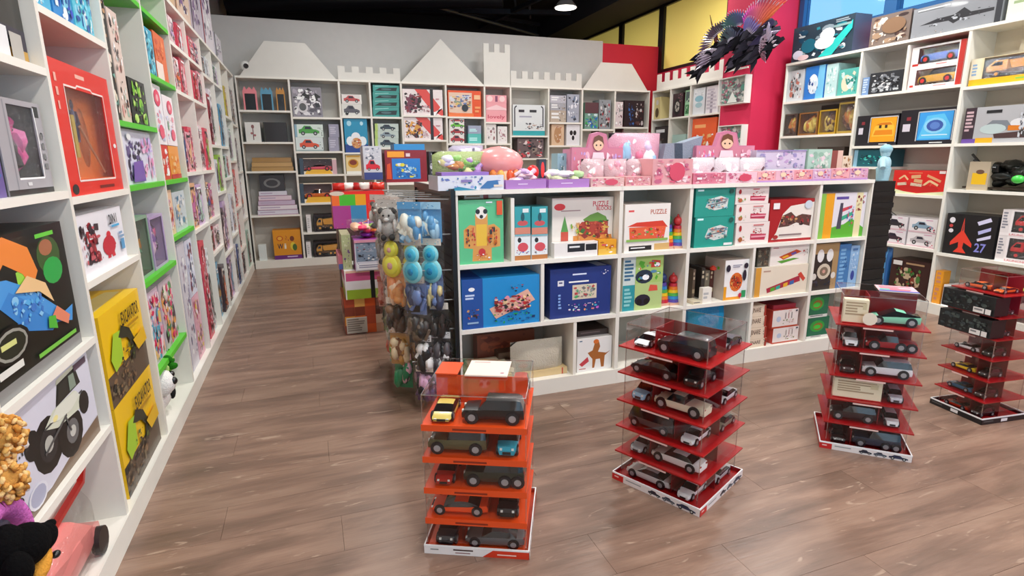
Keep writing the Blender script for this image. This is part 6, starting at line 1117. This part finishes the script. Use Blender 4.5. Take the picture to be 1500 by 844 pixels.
for (p0, p1, n_, c0) in (((1030, 100), (1070, 62), 34, '2a2830'), ((1070, 62), (1108, 48), 40, '26242e'), ((1088, 86), (1142, 52), 40, '2e2a36'), ((1100, 60), (1136, 40), 30, '3a3450')):
    A_, B_ = bp(*p0, 5.15), bp(*p1, 5.12); ax_ = (B_-A_).normalized(); m.ell((A_+B_)/2, (.07, .09, .08), '19181d', CLOTH, 10, 7, .3)
    for k in range(n_):
        t_ = rn.random(); c_ = A_.lerp(B_, t_)+Vector((rn.uniform(-.07, .03), rn.uniform(-.09, .09), rn.uniform(-.08, .10))); L_ = rn.uniform(.16, .30); dr = (-ax_*.7+Vector((rn.uniform(-.5, .2), rn.uniform(-.5, .5), rn.uniform(-.6, .3)))).normalized(); sd_ = dr.cross(Vector((-.6, -.75, .1))).normalized()*rn.uniform(.03, .055)
        cc_ = rn.choice([c0, '1c1b20', '3c3a44', '4a4654', '14141a']); m.add([c_-sd_*.4, c_+dr*L_*.5-sd_, c_+dr*L_, c_+dr*L_*.5+sd_, c_+sd_*.4, c_+dr*L_*.5+Vector((-.015, -.015, .01))], [(0, 1, 5), (1, 2, 5), (2, 3, 5), (3, 4, 5), (4, 0, 5)], cc_, CLOTH)
m.build('body', r, smooth=50)
fan('quill_fan', (1098, 46), (1100, 18), (1158, -4), 20, .022, '4a2a8a', 'e8603a')
fan('quill_fan', (1100, 50), (1092, 24), (1152, 6), 16, .02, 'c040b0', 'f07848', .15, .05)
fan('quill_fan', (1082, 40), (1052, 40), (1104, 18), 16, .02, '2a6a60', '5a4a8a')
fan('quill_fan', (1060, 60), (1016, 98), (1058, 28), 18, .018, '6a4a6a', '3a3a44', .45)
fan('quill_fan', (1066, 72), (1022, 104), (1052, 74), 12, .016, '9a8aa8', 'c8c0d0', .5, .05)
fan('quill_fan', (1104, 60), (1122, 92), (1143, 44), 14, .02, '7a4a5a', 'c8b8d0', .45)
fan('quill_fan', (1092, 56), (1096, 34), (1130, 42), 14, .016, '6a6ac0', '9a8ad0', .35, .06)
fan('quill_fan', (1120, 70), (1134, 36), (1146, 66), 12, .014, '8a80a8', 'd8c8d8', .4, .06)
fan('quill_fan', (1074, 66), (1052, 60), (1092, 44), 14, .018, '3a5a58', '4a4a6a', .3, .02)
m = MB(); m.cyl(bp(1048, 60), bp(1040, 22), .02, .004, '5a4438', CLOTH, 6); m.cyl(bp(1050, 62), bp(1048, 34), .025, .006, '6a3a38', CLOTH, 6); m.build('horn', r)
# ================================================================== plush toys nearest the camera
r = empty('plush_dog', (-.70, 1.47, .50), 0, label='black plush dog with a tan muzzle leaning out of the lowest nearest shelf', cat='plush toy')
def np_(px, py, x): v = fw*FPX+rt*(px-750)-up*(py-422); q = Vector((0, 0, CH))+v*(x/v.x); return q-Vector((-.70, 1.47, .50))
m = MB(); m.ell(np_(36, 800, -.71), (.05, .062, .05), '070607', CLOTH, 22, 14, .03); m.ell(np_(58, 790, -.695), (.035, .05, .034), '070607', CLOTH, 18, 12, .03); m.ell(np_(26, 836, -.70), (.03, .035, .045), '070607', CLOTH, 14, 10, .03); m.ell(np_(10, 806, -.73), (.04, .05, .06), '080708', CLOTH, 14, 10, .03); m.build('head', r, smooth=60)
m = MB(); m.ell(np_(60, 826, -.685), (.022, .045, .017), 'd8963a', CLOTH, 16, 10, .02, Matrix.Rotation(.6, 3, 'X')); m.build('muzzle', r, smooth=60)
m = MB(); m.ell(np_(82, 812, -.675), (.010, .013, .009), '0a0a0a', GLOSS); m.build('nose', r, smooth=60)
m = MB(); m.ell(np_(70, 771, -.69), (.016, .028, .010), '070607', CLOTH); m.build('ear', r, smooth=60)
r = empty('pink_ring_cushion', (-.70, 1.47, .50), 0, label='lilac pink ring cushion behind the black plush dog', cat='cushion')
m = MB(); c = np_(-2, 820, -.76); n = 26
for k in range(n): a = 2*pi*k/n; b2 = 2*pi*(k+1)/n; m.cyl(c+Vector((0, .12*cos(a), .12*sin(a))), c+Vector((0, .12*cos(b2), .12*sin(b2))), .028, .028, 'd070c0', CLOTH, 10, False)
m.build('ring', r, smooth=70)
for q, (px, py, lb) in enumerate(((6, 640, 'upper'), (8, 705, 'lower'))):
    r = empty('plush_curls', (-.70, 1.47, .50), 0, label=f'golden curly plush hair tuft by the frame edge, {lb} one', cat='plush toy'); m = MB(); rn = random.Random(q); c = np_(px, py, -.74)
    m.ell(c, (.03, .045, .042), 'c8924a', CLOTH, 14, 10, .2)
    for k in range(170):
        a, b2 = rn.uniform(0, 6.28), rn.uniform(-1.2, 1.4); v = Vector((cos(a)*cos(b2)*.037, sin(a)*cos(b2)*.050, sin(b2)*.047))*rn.uniform(.9, 1.12); m.ell(c+v, (.007, .010, .0055), rn.choice(['e0ae62', 'd89a50', 'f0c888', 'c8883e']), CLOTH, 7, 5, .3, Matrix.Rotation(rn.uniform(0, 3), 3, 'X'))
    m.build('curls', r, smooth=60)
    m = MB(); m.ell(c+Vector((0, .035, -.04)), (.03, .03, .018), 'e8e4de', CLOTH, 10, 7, .2); m.build('white_collar', r, smooth=60)
m = MB(); m.ell((0, 0, 0), (.03, .045, .04), '8a8a9c', CLOTH, 12, 9, .05); m.ell((.03, .02, .01), (.008, .008, .01), '111', GLOSS); tag(m.build('plush_grey', loc=np_(4, 750, -.78)+Vector((-.70, 1.47, .50)), smooth=60), 'small grey plush toy above the pink ring cushion', 'plush toy')
r = empty('toy_car_pack', (-.93, 2.04, .101), 0, label='pink ride-in doll car under crumpled clear plastic on the nearest bottom shelf', cat='toy')
m = MB(); carshape(m, None, 'sport', .50, 'ee8a86', Matrix.Translation((.0, .0, .0)) @ Matrix.Rotation(pi/2, 4, 'Z') @ Matrix.Diagonal((1, 1.0, 1.9, 1)))
m.X = None; m.c = [lin('f0908a') if m.mats[q] is GLASS else c for c, q in zip(m.c, m.m)]; m.m = [m.mi(GLOSS) if m.mats[q] is GLASS else q for q in m.m]; m.build('body', r, smooth=50)
for y in (-.15, .16): m = MB(); m.cyl((.10, y, .055), (.125, y, .055), .05, .05, '1c1414', PRINT, 16); m.build('wheel', r, smooth=50)
g = MB(); g.X = Matrix.Rotation(pi/2, 4, 'Z'); g.pillow(-.30, 0, .30, .24, -.15, .12, 'fff', FILM, 10, 4); g.build('clear_wrap', r, smooth=60)
m = MB(); m.prism([(0, 0), (.30, .02), (.36, .10), (.34, .10), (.29, .035), (0, .015)], 0, .02, 'c8281e', GLOSS); m.X = None
tag(m.build('red_strap', loc=(-.86, 1.98, .33), rot=(0, 0, pi/2)), 'thin red and amber strap edge above the pink doll car', 'strap')
# small price labels on the shelf edges
for k, (P, u, z) in enumerate(((PR, -4.3, 1.59), (PR, -3.9, 1.59), (PR, -5.0, 2.135), (PL, 2.33, 1.79), (PF, 1.0, .877))):
    pass
